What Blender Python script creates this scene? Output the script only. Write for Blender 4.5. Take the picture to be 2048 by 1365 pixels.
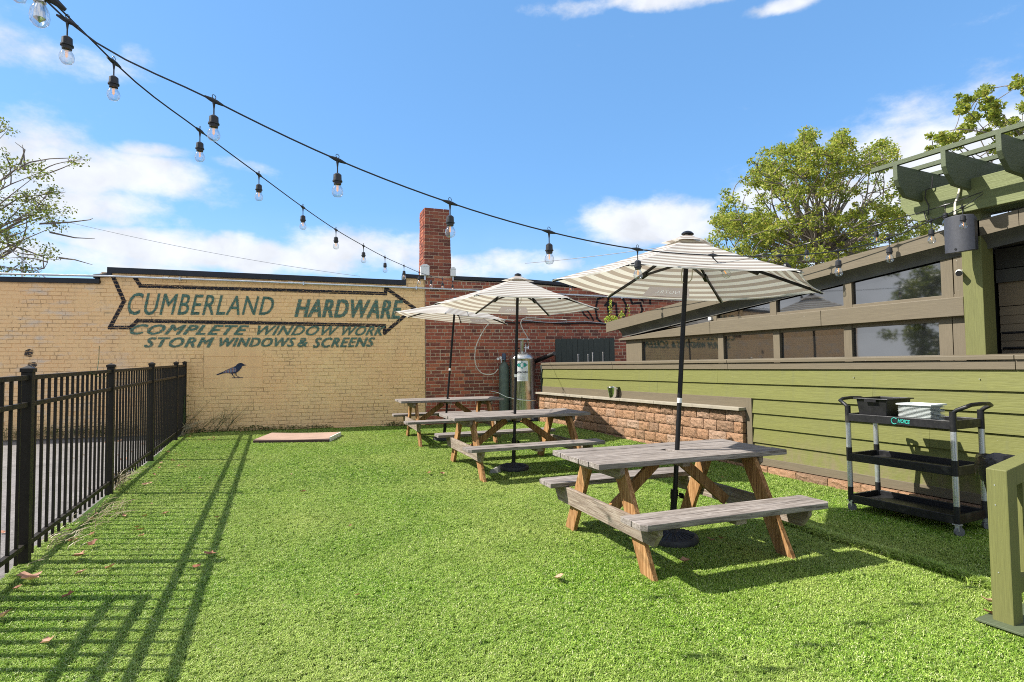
import bpy, bmesh, math, random
import numpy as np
from mathutils import Vector, Matrix, noise as mnoise
random.seed(7); np.random.seed(7)
sc = bpy.context.scene
for o in list(bpy.data.objects): bpy.data.objects.remove(o)
COL = sc.collection
R = math.radians

# ------------------------------------------------------------------ camera model (lens, tilt, roll solved from the place's straight lines)
F, ROLL, CH, SLOPE = 1150.0, .012, 1.51, .0156
class Cam:
    def __init__(s, vpx=463, hor=737.5):
        s.cr, s.sr = math.cos(ROLL), math.sin(ROLL)
        z = -(vpx-1024)*s.sr+(682.5-hor)*s.cr
        s.p = math.atan(-z/F); s.cp, s.sp = math.cos(s.p), math.sin(s.p)
        d = s.dcam(vpx, hor); s.y = math.atan2(d[0], d[1])
    def dcam(s, u, v):
        a, b = u-1024, 682.5-v
        x = a*s.cr+b*s.sr; z = -a*s.sr+b*s.cr
        return (x, F*s.cp-z*s.sp, F*s.sp+z*s.cp)
    def ray(s, u, v):
        x, y, z = s.dcam(u, v); a = s.y
        return np.array([x*math.cos(a)-y*math.sin(a), x*math.sin(a)+y*math.cos(a), z])
    def dist(s, P): return math.sqrt(P[0]**2+P[1]**2+(P[2]-CH)**2)
    def proj(s, P):
        X, Y, Z = P[0], P[1], P[2]-CH; a = s.y
        x = X*math.cos(a)+Y*math.sin(a); y = -X*math.sin(a)+Y*math.cos(a)
        yy = y*s.cp+Z*s.sp; zz = -y*s.sp+Z*s.cp
        if yy <= .05: return (-9e9, -9e9)
        A = F*x/yy; B = F*zz/yy
        return (1024+A*s.cr-B*s.sr, 682.5-(A*s.sr+B*s.cr))
cam = Cam()
def G(u, v, up=0):
    r = cam.ray(u, v); t = (CH-up)/(SLOPE*r[1]-r[2]); P = r*t; return Vector((P[0], P[1], P[2]+CH))
def PX(u, v, X): r = cam.ray(u, v); P = r*X/r[0]; return Vector((P[0], P[1], P[2]+CH))
def PZ(u, v, Z): r = cam.ray(u, v); P = r*(Z-CH)/r[2]; return Vector((P[0], P[1], Z))
def PD(u, v, dep): r = cam.ray(u, v)*dep/F; return Vector((r[0], r[1], r[2]+CH))

cd = bpy.data.cameras.new('camera'); co = bpy.data.objects.new('camera', cd); COL.objects.link(co)
cd.sensor_width = 36; cd.lens = F/2048*36; cd.clip_end = 3000; cd.clip_start = .05
ya = -cam.y
right = Vector((math.cos(cam.y)*1.0, -math.sin(cam.y)*-1.0, 0))
# axes from the camera model: forward = central ray, right = ray difference
f0 = Vector(cam.ray(1024, 682.5)).normalized()
r0 = (Vector(cam.ray(1124, 682.5))-Vector(cam.ray(1024, 682.5))).normalized()
u0 = r0.cross(f0)
mat = Matrix((r0, u0, -f0)).transposed().to_4x4(); mat.translation = (0, 0, CH)
co.matrix_world = mat
sc.camera = co

# ------------------------------------------------------------------ sun, sky, exposure
SAZ, SEL = R(-25.5), R(45)                       # direction the light travels in plan, elevation
ldir = Vector((math.cos(SEL)*math.cos(SAZ), math.cos(SEL)*math.sin(SAZ), -math.sin(SEL)))
sd = bpy.data.lights.new('sun', 'SUN'); sd.energy = 4.6; sd.angle = R(.55); sd.color = (1, .955, .88)
so = bpy.data.objects.new('sun', sd); COL.objects.link(so)
so.rotation_euler = ldir.to_track_quat('-Z', 'Y').to_euler(); so.location = (-8, 6, 12)
sc.view_settings.view_transform = 'Standard'; sc.view_settings.look = 'None'
sc.cycles.filter_width = 1.0; sc.cycles.use_denoising = False; sc.cycles.sample_clamp_indirect = 4; sc.cycles.adaptive_threshold = .006; sc.cycles.max_bounces = 8; sc.cycles.caustics_reflective = False; sc.cycles.caustics_refractive = False
sc.view_settings.gamma = 1; sc.view_settings.use_curve_mapping = False
sc.view_settings.exposure = 1.02
w = bpy.data.worlds.new('World'); sc.world = w; w.use_nodes = True
nt = w.node_tree; N = nt.nodes; L = nt.links; N.clear()
def nn(t, **k):
    n = N.new(t)
    for a, b in k.items(): setattr(n, a, b)
    return n
def mth(op, a, b=None, c=None, clamp=False):
    n = nn('ShaderNodeMath', operation=op); n.use_clamp = clamp
    for i, x in enumerate((a, b, c)):
        if x is None: continue
        if isinstance(x, (int, float)): n.inputs[i].default_value = x
        else: L.new(x, n.inputs[i])
    return n.outputs[0]
sky = nn('ShaderNodeTexSky', sky_type='NISHITA'); sky.sun_disc = False
sky.sun_elevation = SEL; sky.sun_rotation = math.atan2(-ldir.x, -ldir.y)
sky.altitude = 100; sky.air_density = 1.0; sky.dust_density = .35; sky.ozone_density = 2.2
tc = nn('ShaderNodeTexCoord'); sep = nn('ShaderNodeSeparateXYZ'); L.new(tc.outputs['Generated'], sep.inputs[0])
azn = mth('ARCTAN2', sep.outputs[0], sep.outputs[1]); eln = mth('ARCSINE', sep.outputs[2])
cmb = nn('ShaderNodeCombineXYZ'); L.new(azn, cmb.inputs[0]); L.new(eln, cmb.inputs[1])
def cloud_pos(u, v):
    r = cam.ray(u, v); return math.atan2(r[0], r[1]), math.atan2(r[2], math.hypot(r[0], r[1]))
CL = [  # centre u, v, half width, half height (in degrees from px), strength
    (210, 345, 190, 62, 1.0), (120, 395, 190, 50, .9), (40, 290, 150, 60, .8), (420, 505, 330, 48, 1.05), (720, 500, 190, 55, .95),
    (300, 300, 70, 26, .75), (470, 330, 75, 24, .55), (1300, 455, 150, 58, 1.15), (1390, 430, 70, 40, .8), (1060, 530, 110, 40, .8), (930, 540, 60, 26, .75), (985, 535, 40, 18, .7),
    (1880, 300, 150, 62, 1.25), (2000, 260, 120, 40, 1.0), (1700, 395, 180, 60, 1.0), (1520, 380, 90, 40, .8), (1400, -22, 330, 20, .9), (1580, 0, 80, 22, .9), (1250, -12, 120, 14, .6),
    (90, 95, 170, 50, .55), (60, 40, 150, 40, .35), (260, 110, 80, 30, .3), (1950, 40, 60, 18, .35), (850, 525, 330, 42, .75), (100, 520, 320, 38, .8), (1560, 520, 500, 40, .7),
    (2300, 300, 400, 150, .9), (-400, 300, 350, 120, .9), (2800, 500, 500, 120, .9)]
tot = None
wn = nn('ShaderNodeTexNoise'); wn.inputs['Scale'].default_value = 5; wn.inputs['Detail'].default_value = 5
mp = nn('ShaderNodeMapping'); mp.inputs['Scale'].default_value = (1, 1.7, 1); L.new(cmb.outputs[0], mp.inputs[0]); L.new(mp.outputs[0], wn.inputs['Vector'])
wv = nn('ShaderNodeVectorMath', operation='MULTIPLY_ADD'); L.new(wn.outputs['Color'], wv.inputs[0])
wv.inputs[1].default_value = (.10, .07, 0); L.new(cmb.outputs[0], wv.inputs[2])
wv2 = nn('ShaderNodeVectorMath', operation='SUBTRACT'); L.new(wv.outputs[0], wv2.inputs[0]); wv2.inputs[1].default_value = (.05, .035, 0)
for (u, v, hw, hh, st) in CL:
    a0, e0 = cloud_pos(u, v)
    s1 = nn('ShaderNodeVectorMath', operation='SUBTRACT'); L.new(wv2.outputs[0], s1.inputs[0]); s1.inputs[1].default_value = (a0, e0, 0)
    s2 = nn('ShaderNodeVectorMath', operation='MULTIPLY'); L.new(s1.outputs[0], s2.inputs[0])
    k = 1.0 if 0 <= u <= 2048 else .8
    s2.inputs[1].default_value = (F/hw*k*.85, F/hh*k, 0)
    s3 = nn('ShaderNodeVectorMath', operation='LENGTH'); L.new(s2.outputs[0], s3.inputs[0])
    mr = nn('ShaderNodeMapRange', interpolation_type='SMOOTHSTEP'); L.new(s3.outputs['Value'], mr.inputs[0])
    mr.inputs[1].default_value = 1.35; mr.inputs[2].default_value = .1; mr.inputs[3].default_value = 0; mr.inputs[4].default_value = st
    tot = mr.outputs[0] if tot is None else mth('MAXIMUM', tot, mr.outputs[0])
# scattered clouds over the unseen rest of the sky, added for white fill
bn = nn('ShaderNodeTexNoise'); bn.inputs['Scale'].default_value = 2.2; bn.inputs['Detail'].default_value = 6; L.new(tc.outputs['Generated'], bn.inputs['Vector'])
fn = nn('ShaderNodeTexNoise'); fn.inputs['Scale'].default_value = 11; fn.inputs['Detail'].default_value = 10; fn.inputs['Roughness'].default_value = .62
L.new(mp.outputs[0], fn.inputs['Vector'])
bk = nn('ShaderNodeMapRange', interpolation_type='SMOOTHSTEP'); L.new(bn.outputs[0], bk.inputs[0]); bk.inputs[1].default_value = .38; bk.inputs[2].default_value = .55
away = nn('ShaderNodeVectorMath', operation='DOT_PRODUCT'); L.new(tc.outputs['Generated'], away.inputs[0]); away.inputs[1].default_value = tuple(f0)
aw = nn('ShaderNodeMapRange', interpolation_type='SMOOTHSTEP'); L.new(away.outputs['Value'], aw.inputs[0]); aw.inputs[1].default_value = .62; aw.inputs[2].default_value = .35; aw.inputs[3].default_value = 0; aw.inputs[4].default_value = 1.0
tot = mth('MAXIMUM', tot, mth('MULTIPLY', bk.outputs[0], aw.outputs[0]))
dens = mth('ADD', tot, mth('MULTIPLY', mth('SUBTRACT', fn.outputs[0], .5), 1.35))
cm = nn('ShaderNodeMapRange', interpolation_type='SMOOTHSTEP'); L.new(dens, cm.inputs[0]); cm.inputs[1].default_value = .22; cm.inputs[2].default_value = .92
hzm = nn('ShaderNodeMapRange'); L.new(eln, hzm.inputs[0]); hzm.inputs[1].default_value = .26; hzm.inputs[2].default_value = 0.0; hzm.inputs[3].default_value = 0; hzm.inputs[4].default_value = .30
cov = mth('MAXIMUM', mth('MULTIPLY', cm.outputs[0], .96), hzm.outputs[0], clamp=True)
shn = nn('ShaderNodeTexNoise'); shn.inputs['Scale'].default_value = 14; shn.inputs['Detail'].default_value = 6; L.new(wv2.outputs[0], shn.inputs['Vector'])
ccol = nn('ShaderNodeMapRange'); L.new(shn.outputs[0], ccol.inputs[0]); ccol.inputs[1].default_value = .35; ccol.inputs[2].default_value = .62; ccol.inputs[3].default_value = 3.55; ccol.inputs[4].default_value = 4.35
cc = nn('ShaderNodeCombineColor'); 
L.new(mth('MULTIPLY', ccol.outputs[0], .955), cc.inputs[0]); L.new(mth('MULTIPLY', ccol.outputs[0], .985), cc.inputs[1]); L.new(mth('MULTIPLY', ccol.outputs[0], 1.05), cc.inputs[2])
tint = nn('ShaderNodeMix', data_type='RGBA', blend_type='MULTIPLY'); tint.inputs[0].default_value = 1
L.new(sky.outputs[0], tint.inputs[6]); tint.inputs[7].default_value = (.66, .89, 1.02, 1)
uni = nn('ShaderNodeMix', data_type='RGBA'); uni.inputs[0].default_value = .5; L.new(tint.outputs[2], uni.inputs[6]); uni.inputs[7].default_value = (.86, 1.98, 3.85, 1)
mx = nn('ShaderNodeMix', data_type='RGBA'); L.new(cov, mx.inputs[0]); L.new(uni.outputs[2], mx.inputs[6]); L.new(cc.outputs[0], mx.inputs[7])
bg = nn('ShaderNodeBackground'); bg.inputs[1].default_value = .121; L.new(mx.outputs[2], bg.inputs[0])
wo = nn('ShaderNodeOutputWorld'); L.new(bg.outputs[0], wo.inputs[0])

# ------------------------------------------------------------------ materials
class Mat:
    def __init__(s, name, col=(.5, .5, .5), rough=.7, metal=0, spec=.5):
        s.m = bpy.data.materials.new(name); s.m.use_nodes = True
        s.t = s.m.node_tree; s.N = s.t.nodes; s.L = s.t.links
        s.b = s.N['Principled BSDF']; s.out = s.N['Material Output']
        s.b.inputs['Base Color'].default_value = (*col, 1); s.b.inputs['Roughness'].default_value = rough
        s.b.inputs['Metallic'].default_value = metal; s.b.inputs['Specular IOR Level'].default_value = spec
        s._c = None
    def n(s, t, **k):
        x = s.N.new(t)
        for a, b in k.items(): setattr(x, a, b)
        return x
    def put(s, inp, v):
        if isinstance(v, bpy.types.NodeSocket): s.L.new(v, inp)
        else: inp.default_value = v
    def coord(s, kind='Object', scale=(1, 1, 1), rnd=False):
        c = s.n('ShaderNodeTexCoord') if kind != 'Position' else s.n('ShaderNodeNewGeometry')
        v = c.outputs['Position' if kind == 'Position' else kind]
        if rnd:
            oi = s.n('ShaderNodeObjectInfo'); a = s.n('ShaderNodeVectorMath', operation='MULTIPLY_ADD')
            s.L.new(oi.outputs['Random'], a.inputs[0]); a.inputs[1].default_value = (37, 91, 53); s.L.new(v, a.inputs[2]); v = a.outputs[0]
        mpn = s.n('ShaderNodeMapping'); mpn.inputs['Scale'].default_value = scale; s.L.new(v, mpn.inputs[0]); return mpn.outputs[0]
    def noise(s, co, scale=5, detail=4, rough=.55, dist=0):
        x = s.n('ShaderNodeTexNoise'); s.L.new(co, x.inputs['Vector']); x.inputs['Scale'].default_value = scale
        x.inputs['Detail'].default_value = detail; x.inputs['Roughness'].default_value = rough; x.inputs['Distortion'].default_value = dist
        return x.outputs[0]
    def ramp(s, f, *stops, interp='LINEAR'):
        x = s.n('ShaderNodeValToRGB'); s.L.new(f, x.inputs[0]); cr = x.color_ramp; cr.interpolation = interp
        while len(cr.elements) < len(stops): cr.elements.new(.5)
        for e, (p, c) in zip(cr.elements, stops):
            e.position = p; e.color = (*c, 1) if len(c) == 3 else c
        return x.outputs[0]
    def rng(s, f, a, b, c=0, d=1, smooth=False):
        x = s.n('ShaderNodeMapRange'); s.L.new(f, x.inputs[0])
        if smooth: x.interpolation_type = 'SMOOTHSTEP'
        for i, q in enumerate((a, b, c, d)): x.inputs[i+1].default_value = q
        return x.outputs[0]
    def math(s, op, a, b=0.0, clamp=False):
        x = s.n('ShaderNodeMath', operation=op); x.use_clamp = clamp; s.put(x.inputs[0], a); s.put(x.inputs[1], b); return x.outputs[0]
    def mix(s, f, a, b, mode='MIX'):
        x = s.n('ShaderNodeMix', data_type='RGBA', blend_type=mode); s.put(x.inputs[0], f)
        for i, v in ((6, a), (7, b)):
            if isinstance(v, tuple): v = (*v, 1) if len(v) == 3 else v
            s.put(x.inputs[i], v)
        return x.outputs[2]
    def color(s, c): s.put(s.b.inputs['Base Color'], c)
    def bump(s, h, strength=.4, dist=.01):
        x = s.n('ShaderNodeBump'); s.L.new(h, x.inputs['Height']); x.inputs['Strength'].default_value = strength; x.inputs['Distance'].default_value = dist
        s.L.new(x.outputs[0], s.b.inputs['Normal'])
    def island(s):
        g = s.n('ShaderNodeNewGeometry'); o = s.n('ShaderNodeObjectInfo')
        return s.math('FRACT', s.math('ADD', g.outputs['Random Per Island'], s.math('MULTIPLY', o.outputs['Random'], 7.31)))

def plain(name, col, rough=.6, metal=0, var=.18, scale=6, bump=0, spec=.5, dirt=None):
    m = Mat(name, col, rough, metal, spec); c = m.coord('Object', rnd=True); f = m.noise(c, scale, 5)
    lo = tuple(x*(1-var) for x in col); hi = tuple(min(1, x*(1+var)) for x in col)
    cc_ = m.ramp(f, (.3, lo), (.7, hi))
    if dirt:
        d = m.noise(m.coord('Object', rnd=True), 2.3, 6, .65); cc_ = m.mix(m.rng(d, .55, .72, 0, .6), cc_, dirt)
    m.color(cc_)
    rr = m.rng(m.noise(m.coord('Object'), scale*3, 4), .3, .7, max(0, rough-.1), min(1, rough+.12)); m.L.new(rr, m.b.inputs['Roughness'])
    if bump: m.bump(m.noise(m.coord('Object'), scale*8, 4), bump, .004)
    return m.m

# weathered grey wood, grain along local X
def wood(name, axis, a, b, c, fresh=0):
    m = Mat(name, a, .85, 0, .25)
    sc_ = {'x': (1.2, 22, 22), 'z': (20, 20, 1.2), 'y': (22, 1.2, 22)}[axis]
    v = m.coord('Object', sc_, rnd=True)
    g = m.noise(v, 3.2, 8, .68, 1.2); g2 = m.noise(m.coord('Object', tuple(x*.25 for x in sc_), rnd=True), 2.5, 3, .5, .6)
    col = m.ramp(g, (.34, c), (.46, b), (.57, a), (.70, tuple(min(1, x*1.18) for x in a)))
    col = m.mix(m.rng(g2, .35, .7, 0, .55), col, tuple(x*.62 for x in b))
    if fresh:
        k = m.noise(m.coord('Object', rnd=True), 7, 2); col = m.mix(m.rng(k, .72, .78, 0, .7), col, tuple(x*.4 for x in b))
    cr = m.noise(m.coord('Object', tuple(x*2.2 for x in sc_), rnd=True), 3, 3, .5)
    crack = m.rng(cr, .30, .36, 1, 0)
    col = m.mix(m.math('MULTIPLY', crack, .55), col, tuple(x*.3 for x in c))
    m.color(col); m.bump(m.math('SUBTRACT', g, m.math('MULTIPLY', crack, .6)), .55, .004)
    return m.m
M = {}
M['greywood'] = wood('weathered_grey_wood', 'x', (.32, .285, .26), (.20, .17, .15), (.065, .052, .045))
M['legwood'] = wood('honey_pine', 'z', (.44, .255, .115), (.27, .13, .045), (.12, .055, .02), 1)
M['bracewood'] = wood('grey_brace_wood', 'y', (.33, .28, .225), (.22, .17, .13), (.12, .09, .07))
M['black'] = plain('black_powder_coat', (.018, .017, .018), .42, 0, .25, 20, 0)
M['pole'] = plain('black_pole', (.008, .008, .009), .4, spec=.3)
M['resin'] = plain('black_resin', (.028, .027, .030), .6, 0, .4, 30, .3, dirt=(.10, .09, .08))
M['plastic'] = plain('black_plastic', (.012, .012, .013), .42, 0, .3, 9, .15, spec=.35, dirt=(.13, .122, .105))
M['blackdark'] = plain('dark_void', (.006, .006, .007), .8)
M['alum'] = plain('grey_aluminium', (.55, .57, .60), .33, .75, .06, 4)
M['conduit'] = plain('galvanised_steel', (.60, .62, .64), .38, .7, .12, 5)
M['rubber'] = plain('grey_rubber', (.13, .13, .135), .6)
M['chrome'] = plain('chrome', (.72, .72, .73), .2, 1, .04)
M['green'] = None
# painted clapboard greens and browns
def paint(name, col, axis='y', groove=.6, fade=.17, rough=.62):
    m = Mat(name, col, rough, 0, .35)
    s_ = {'y': (30, 1.4, 30), 'z': (30, 30, 1.4), 'x': (1.4, 30, 30)}[axis]
    g = m.noise(m.coord('Position', s_), 2.5, 6, .6, 1.5)
    big = m.noise(m.coord('Position'), 1.1, 4); oi = m.n('ShaderNodeObjectInfo')
    c1 = m.mix(m.rng(g, .3, .7, 0, 1), tuple(x*(1-fade) for x in col), tuple(x*(1+fade) for x in col))
    c1 = m.mix(m.rng(big, .35, .7, 0, .30), c1, tuple(x*.80+.02 for x in col))
    c1 = m.mix(m.math('MULTIPLY', oi.outputs['Random'], .14), c1, tuple(x*.72 for x in col))
    sp = m.noise(m.coord('Position'), 26, 3, .5); c1 = m.mix(m.rng(sp, .76, .80, 0, .5), c1, (.5, .48, .42))
    if name == 'moss_green_paint':
        sz = m.n('ShaderNodeSeparateXYZ'); m.L.new(m.coord('Position'), sz.inputs[0]); spl = m.noise(m.coord('Position', (1, 1, .6)), 7, 5, .7)
        c1 = m.mix(m.math('MULTIPLY', m.rng(sz.outputs[2], .62, .25, 0, .75), m.rng(spl, .42, .62, 0, 1)), c1, (.17, .13, .08))
        dr = m.noise(m.coord('Position', (1, 5, .35)), 2.2, 5, .6); c1 = m.mix(m.rng(dr, .55, .75, 0, .35), c1, (.11, .115, .05))
    m.color(c1); m.bump(g, groove, .004); return m.m
M['green'] = paint('moss_green_paint', (.142, .146, .036), 'y')
M['greenpost'] = paint('moss_green_post_paint', (.135, .138, .042), 'z')
M['greenbeam'] = paint('sage_green_beam_paint', (.15, .172, .065), 'y', .8, .2)
M['greenraft'] = paint('sage_green_rafter_paint', (.085, .105, .055), 'x', .8, .2)  # darker than the beam: shade on the rafter sides put into the colour
M['brown'] = paint('taupe_brown_paint', (.140, .114, .074), 'y', .2)
M['brownv'] = paint('taupe_brown_post_paint', (.140, .114, .074), 'z', .2)
M['mirrorsiding'] = paint('mirrored_tan_siding_paint', (.26, .20, .125), 'y', .2)  # reflection in the porch glass put into a paint colour
M['darkfence'] = paint('charcoal_green_stain', (.045, .055, .045), 'z', .6, .3)
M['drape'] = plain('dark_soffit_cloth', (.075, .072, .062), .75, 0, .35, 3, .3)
M['bronze'] = plain('fence_bronze', (.022, .018, .014), .5, 0, .2, 12, spec=.22)
# glass
m = Mat('dark_window_glass', (.010, .011, .012), .03, 0, .6); m.b.inputs['IOR'].default_value = 2.7
m.bump(m.noise(m.coord('Position'), .9, 2), .035, .05); M['glass'] = m.m
m = Mat('clear_bulb_glass', (1, 1, 1), .02)
tr = m.n('ShaderNodeBsdfTransparent'); tr.inputs[0].default_value = (.93, .95, .96, 1); gl = m.n('ShaderNodeBsdfGlossy'); gl.inputs['Roughness'].default_value = .04
lw = m.n('ShaderNodeLayerWeight'); lw.inputs[0].default_value = .38; ms = m.n('ShaderNodeMixShader')
m.L.new(m.rng(lw.outputs['Facing'], 0, 1, .08, .75), ms.inputs[0]); m.L.new(tr.outputs[0], ms.inputs[1]); m.L.new(gl.outputs[0], ms.inputs[2]); m.L.new(ms.outputs[0], m.out.inputs[0]); M['bulb'] = m.m
m = Mat('amber_filament', (.9, .4, .1), .5); m.b.inputs['Emission Color'].default_value = (1, .5, .15, 1); m.b.inputs['Emission Strength'].default_value = .35; M['filament'] = m.m
# bricks
def redbrick(name, lit=1.0):
    m = Mat(name, (.2, .06, .04), .9, 0, .2); i = m.island()
    c = m.ramp(i, (0, (.10, .042, .036)), (.14, (.20, .06, .042)), (.4, (.32, .085, .052)), (.75, (.40, .105, .06)), (1, (.52, .17, .08)))
    g = m.noise(m.coord('Position'), 38, 6, .7); c = m.mix(m.rng(g, .35, .75, 0, .5), c, (.46, .18, .12))
    sp = m.noise(m.coord('Position'), 90, 3); c = m.mix(m.rng(sp, .32, .38, .5, 0), c, (.03, .02, .02))
    st = m.noise(m.coord('Position'), 1.7, 5, .65); c = m.mix(m.rng(st, .52, .74, 0, .45), c, (.055, .03, .027))
    m.color(c); m.bump(g, .7, .004); return m.m
M['redbrick'] = redbrick('old_red_brick')
M['chimneybrick'] = redbrick('sooty_red_brick')
for n_ in M['chimneybrick'].node_tree.nodes:      # older, browner bricks on the stack
    if n_.type == 'VALTORGB':
        for e_ in n_.color_ramp.elements: e_.color = (e_.color[0]*.62, e_.color[1]*.66, e_.color[2]*.72, 1)
m = Mat('lime_mortar', (.33, .26, .18), .95, 0, .1); g = m.noise(m.coord('Position'), 30, 6, .7)
m.color(m.ramp(g, (.3, (.38, .27, .18)), (.7, (.66, .51, .36)))); m.bump(g, .8, .004); M['mortar'] = m.m
def yellow(name, dark=1.0, joint=False):
    m = Mat(name, (.5, .4, .2), .78, 0, .3); P = m.coord('Position'); i = m.island()
    big = m.noise(m.coord('Position', (1, 1, 1)), .8, 5, .6)
    c = m.ramp(big, (.32, (.94, .585, .285)), (.5, (.95, .63, .31)), (.68, (.96, .67, .33)))
    c = m.mix(m.math('MULTIPLY', i, .32), c, (.86, .51, .24))
    # pinkish and greyish scrubbed patches to the left
    sx = m.n('ShaderNodeSeparateXYZ'); m.L.new(P, sx.inputs[0])
    left = m.rng(sx.outputs[0], -1.2, -2.6, 0, 1)
    c = m.mix(m.math('MULTIPLY', left, .35), c, (.92, .58, .31))
    scrub = m.noise(m.coord('Position', (1, 1, 3)), 2.2, 5, .6); c = m.mix(m.math('MULTIPLY', m.rng(scrub, .52, .70, 0, .65), left), c, (.66, .60, .53))
    # drip dirt
    dr = m.noise(m.coord('Position', (6, 6, .5)), 1.6, 5, .6); c = m.mix(m.rng(dr, .5, .75, 0, .22), c, (.50, .35, .20))
    # chipped paint: more at the foot of the wall and round the lettering
    ch = m.noise(P, 21, 6, .62); cl = m.noise(P, 1.6, 3)
    low = m.rng(sx.outputs[2], .75, .25, 0, .055)
    hi2 = m.rng(sx.outputs[2], 1.7, 2.6, 0, .03)
    th = m.math('ADD', m.math('ADD', ch, m.math('MULTIPLY', m.rng(cl, .45, .75, 0, 1), .075)), m.math('ADD', low, hi2))
    chip = m.rng(th, .755 if not joint else .712, .768 if not joint else .727, 0, 1)
    c = m.mix(chip, c, (.085, .035, .028))
    if joint:
        jn = m.noise(P, 3.4, 6, .7); c = m.mix(m.rng(jn, .42, .66, .06, .62), c, (.11, .07, .035))
    m.color(c); g = m.noise(P, 55, 5, .65)
    g3 = m.noise(P, 9, 4, .6)
    m.bump(m.math('SUBTRACT', m.math('ADD', m.math('MULTIPLY', g, .4), g3), m.math('MULTIPLY', chip, .5)), .5, .006); return m.m
M['yellow'] = yellow('flaking_yellow_paint'); M['yellowjoint'] = yellow('yellow_painted_joint', joint=True)
# worn sign paint: joints and flakes show through
def signpaint(name, col, wear=.5):
    m = Mat(name, col, .8, 0, .2); P = m.coord('Position')
    g = m.noise(P, 24, 6, .7); c = m.mix(m.rng(g, .35, .7, 0, 1), tuple(x*.72 for x in col), tuple(min(1, x*1.35) for x in col)); m.color(c)
    sx = m.n('ShaderNodeSeparateXYZ'); m.L.new(P, sx.inputs[0])
    fr = m.math('FRACT', m.math('DIVIDE', m.math('SUBTRACT', sx.outputs[2], .16), .0785))
    jt = m.rng(m.math('ABSOLUTE', m.math('SUBTRACT', fr, .5)), .41, .45, 0, 1)
    k = m.noise(m.coord('Position', (1, 1, 2)), 30, 6, .75); k2 = m.noise(P, 3, 4, .6)
    wv_ = m.math('ADD', m.rng(k, wear, wear+.05, 0, 1), m.math('MULTIPLY', jt, .75)); wv_ = m.math('MAXIMUM', wv_, m.rng(k2, .72, .76, 0, .8))
    a = m.math('SUBTRACT', 1.0, m.math('MINIMUM', wv_, .97)); m.L.new(a, m.b.inputs['Alpha']); return m.m
M['signgreen'] = signpaint('worn_green_sign_paint', (.115, .205, .16), .53)
M['signblack'] = signpaint('worn_black_sign_paint', (.022, .022, .03), .545)
M['graffiti'] = signpaint('black_spray_paint', (.012, .012, .016), .68)
M['coping'] = plain('black_metal_coping', (.013, .014, .020), .5, .1, .3, 2)
# stone blocks
m = Mat('split_face_block', (.4, .25, .15), .95, 0, .15); i = m.island(); P = m.coord('Position')
c = m.ramp(i, (0, (.19, .125, .08)), (.3, (.29, .165, .09)), (.7, (.36, .205, .115)), (1, (.36, .26, .19)))
g = m.noise(P, 22, 8, .75); c = m.mix(m.rng(g, .3, .7, 0, .75), c, (.26, .15, .09)); g2 = m.noise(P, 70, 4, .7); c = m.mix(m.rng(g2, .55, .75, 0, .5), c, (.62, .50, .38))
m.color(c); m.bump(m.math('ADD', g, m.math('MULTIPLY', g2, .4)), 1.0, .022); M['stone'] = m.m
M['slab'] = plain('pale_counter_stone', (.29, .255, .195), .8, 0, .12, 7, .3)
M['concrete'] = plain('concrete', (.33, .31, .28), .9, 0, .2, 6, .4)
m = Mat('parking_gravel_asphalt', (.25, .24, .24), .95, 0, .2); P = m.coord('Position'); g = m.noise(P, 45, 6, .75); b_ = m.noise(P, 1.2, 4)
c = m.ramp(g, (.3, (.08, .077, .075)), (.55, (.20, .185, .175)), (.75, (.36, .34, .32))); c = m.mix(m.rng(b_, .4, .7, 0, .5), c, (.28, .26, .25)); b2 = m.noise(P, 5, 6, .75); c = m.mix(m.rng(b2, .5, .68, 0, .6), c, (.10, .09, .085)); m.color(c); m.bump(g, .7, .01); M['asphalt'] = m.m
m = Mat('turf_backing', (.03, .06, .015), .95, 0, .1); P = m.coord('Position'); g = m.noise(P, 60, 4, .7)
m.color(m.ramp(g, (.3, (.02, .045, .008)), (.7, (.06, .11, .016)))); M['turfbase'] = m.m
def leafmat(name, stops, trans=.35, rough=.5):
    m = Mat(name, (.1, .15, .03), rough, 0, .35); i = m.island(); c = m.ramp(i, *stops); m.color(c)
    t = m.n('ShaderNodeBsdfTranslucent'); m.L.new(m.mix(.5, c, (.30, .38, .05), 'MIX'), t.inputs[0]); x = m.n('ShaderNodeMixShader'); x.inputs[0].default_value = trans
    m.L.new(m.b.outputs[0], x.inputs[1]); m.L.new(t.outputs[0], x.inputs[2]); m.L.new(x.outputs[0], m.out.inputs[0]); return m.m
m_ = Mat('artificial_grass_blade', (.1, .2, .03), .5, 0, .3)
i = m_.island(); c = m_.ramp(i, (0, (.045, .12, .008)), (.28, (.145, .30, .018)), (.6, (.265, .445, .040)), (.86, (.45, .59, .11)), (1, (.76, .76, .44)))
lg = m_.noise(m_.coord('Position'), .5, 4); c = m_.mix(m_.rng(lg, .36, .66, 0, .55), c, (.52, .56, .17)); l2 = m_.noise(m_.coord('Position'), 2.6, 4, .65); c = m_.mix(m_.rng(l2, .45, .7, 0, .34), c, (.13, .24, .02))
m_.color(c); t_ = m_.n('ShaderNodeBsdfTranslucent'); m_.L.new(c, t_.inputs[0]); x_ = m_.n('ShaderNodeMixShader'); x_.inputs[0].default_value = .25
m_.L.new(m_.b.outputs[0], x_.inputs[1]); m_.L.new(t_.outputs[0], x_.inputs[2]); m_.L.new(x_.outputs[0], m_.out.inputs[0]); M['grass'] = m_.m
M['treeleaf'] = leafmat('sweetgum_leaf', ((0, (.09, .135, .016)), (.45, (.24, .29, .034)), (.8, (.44, .45, .065)), (.95, (.54, .48, .10)), (1, (.38, .21, .07))), .5)
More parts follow.
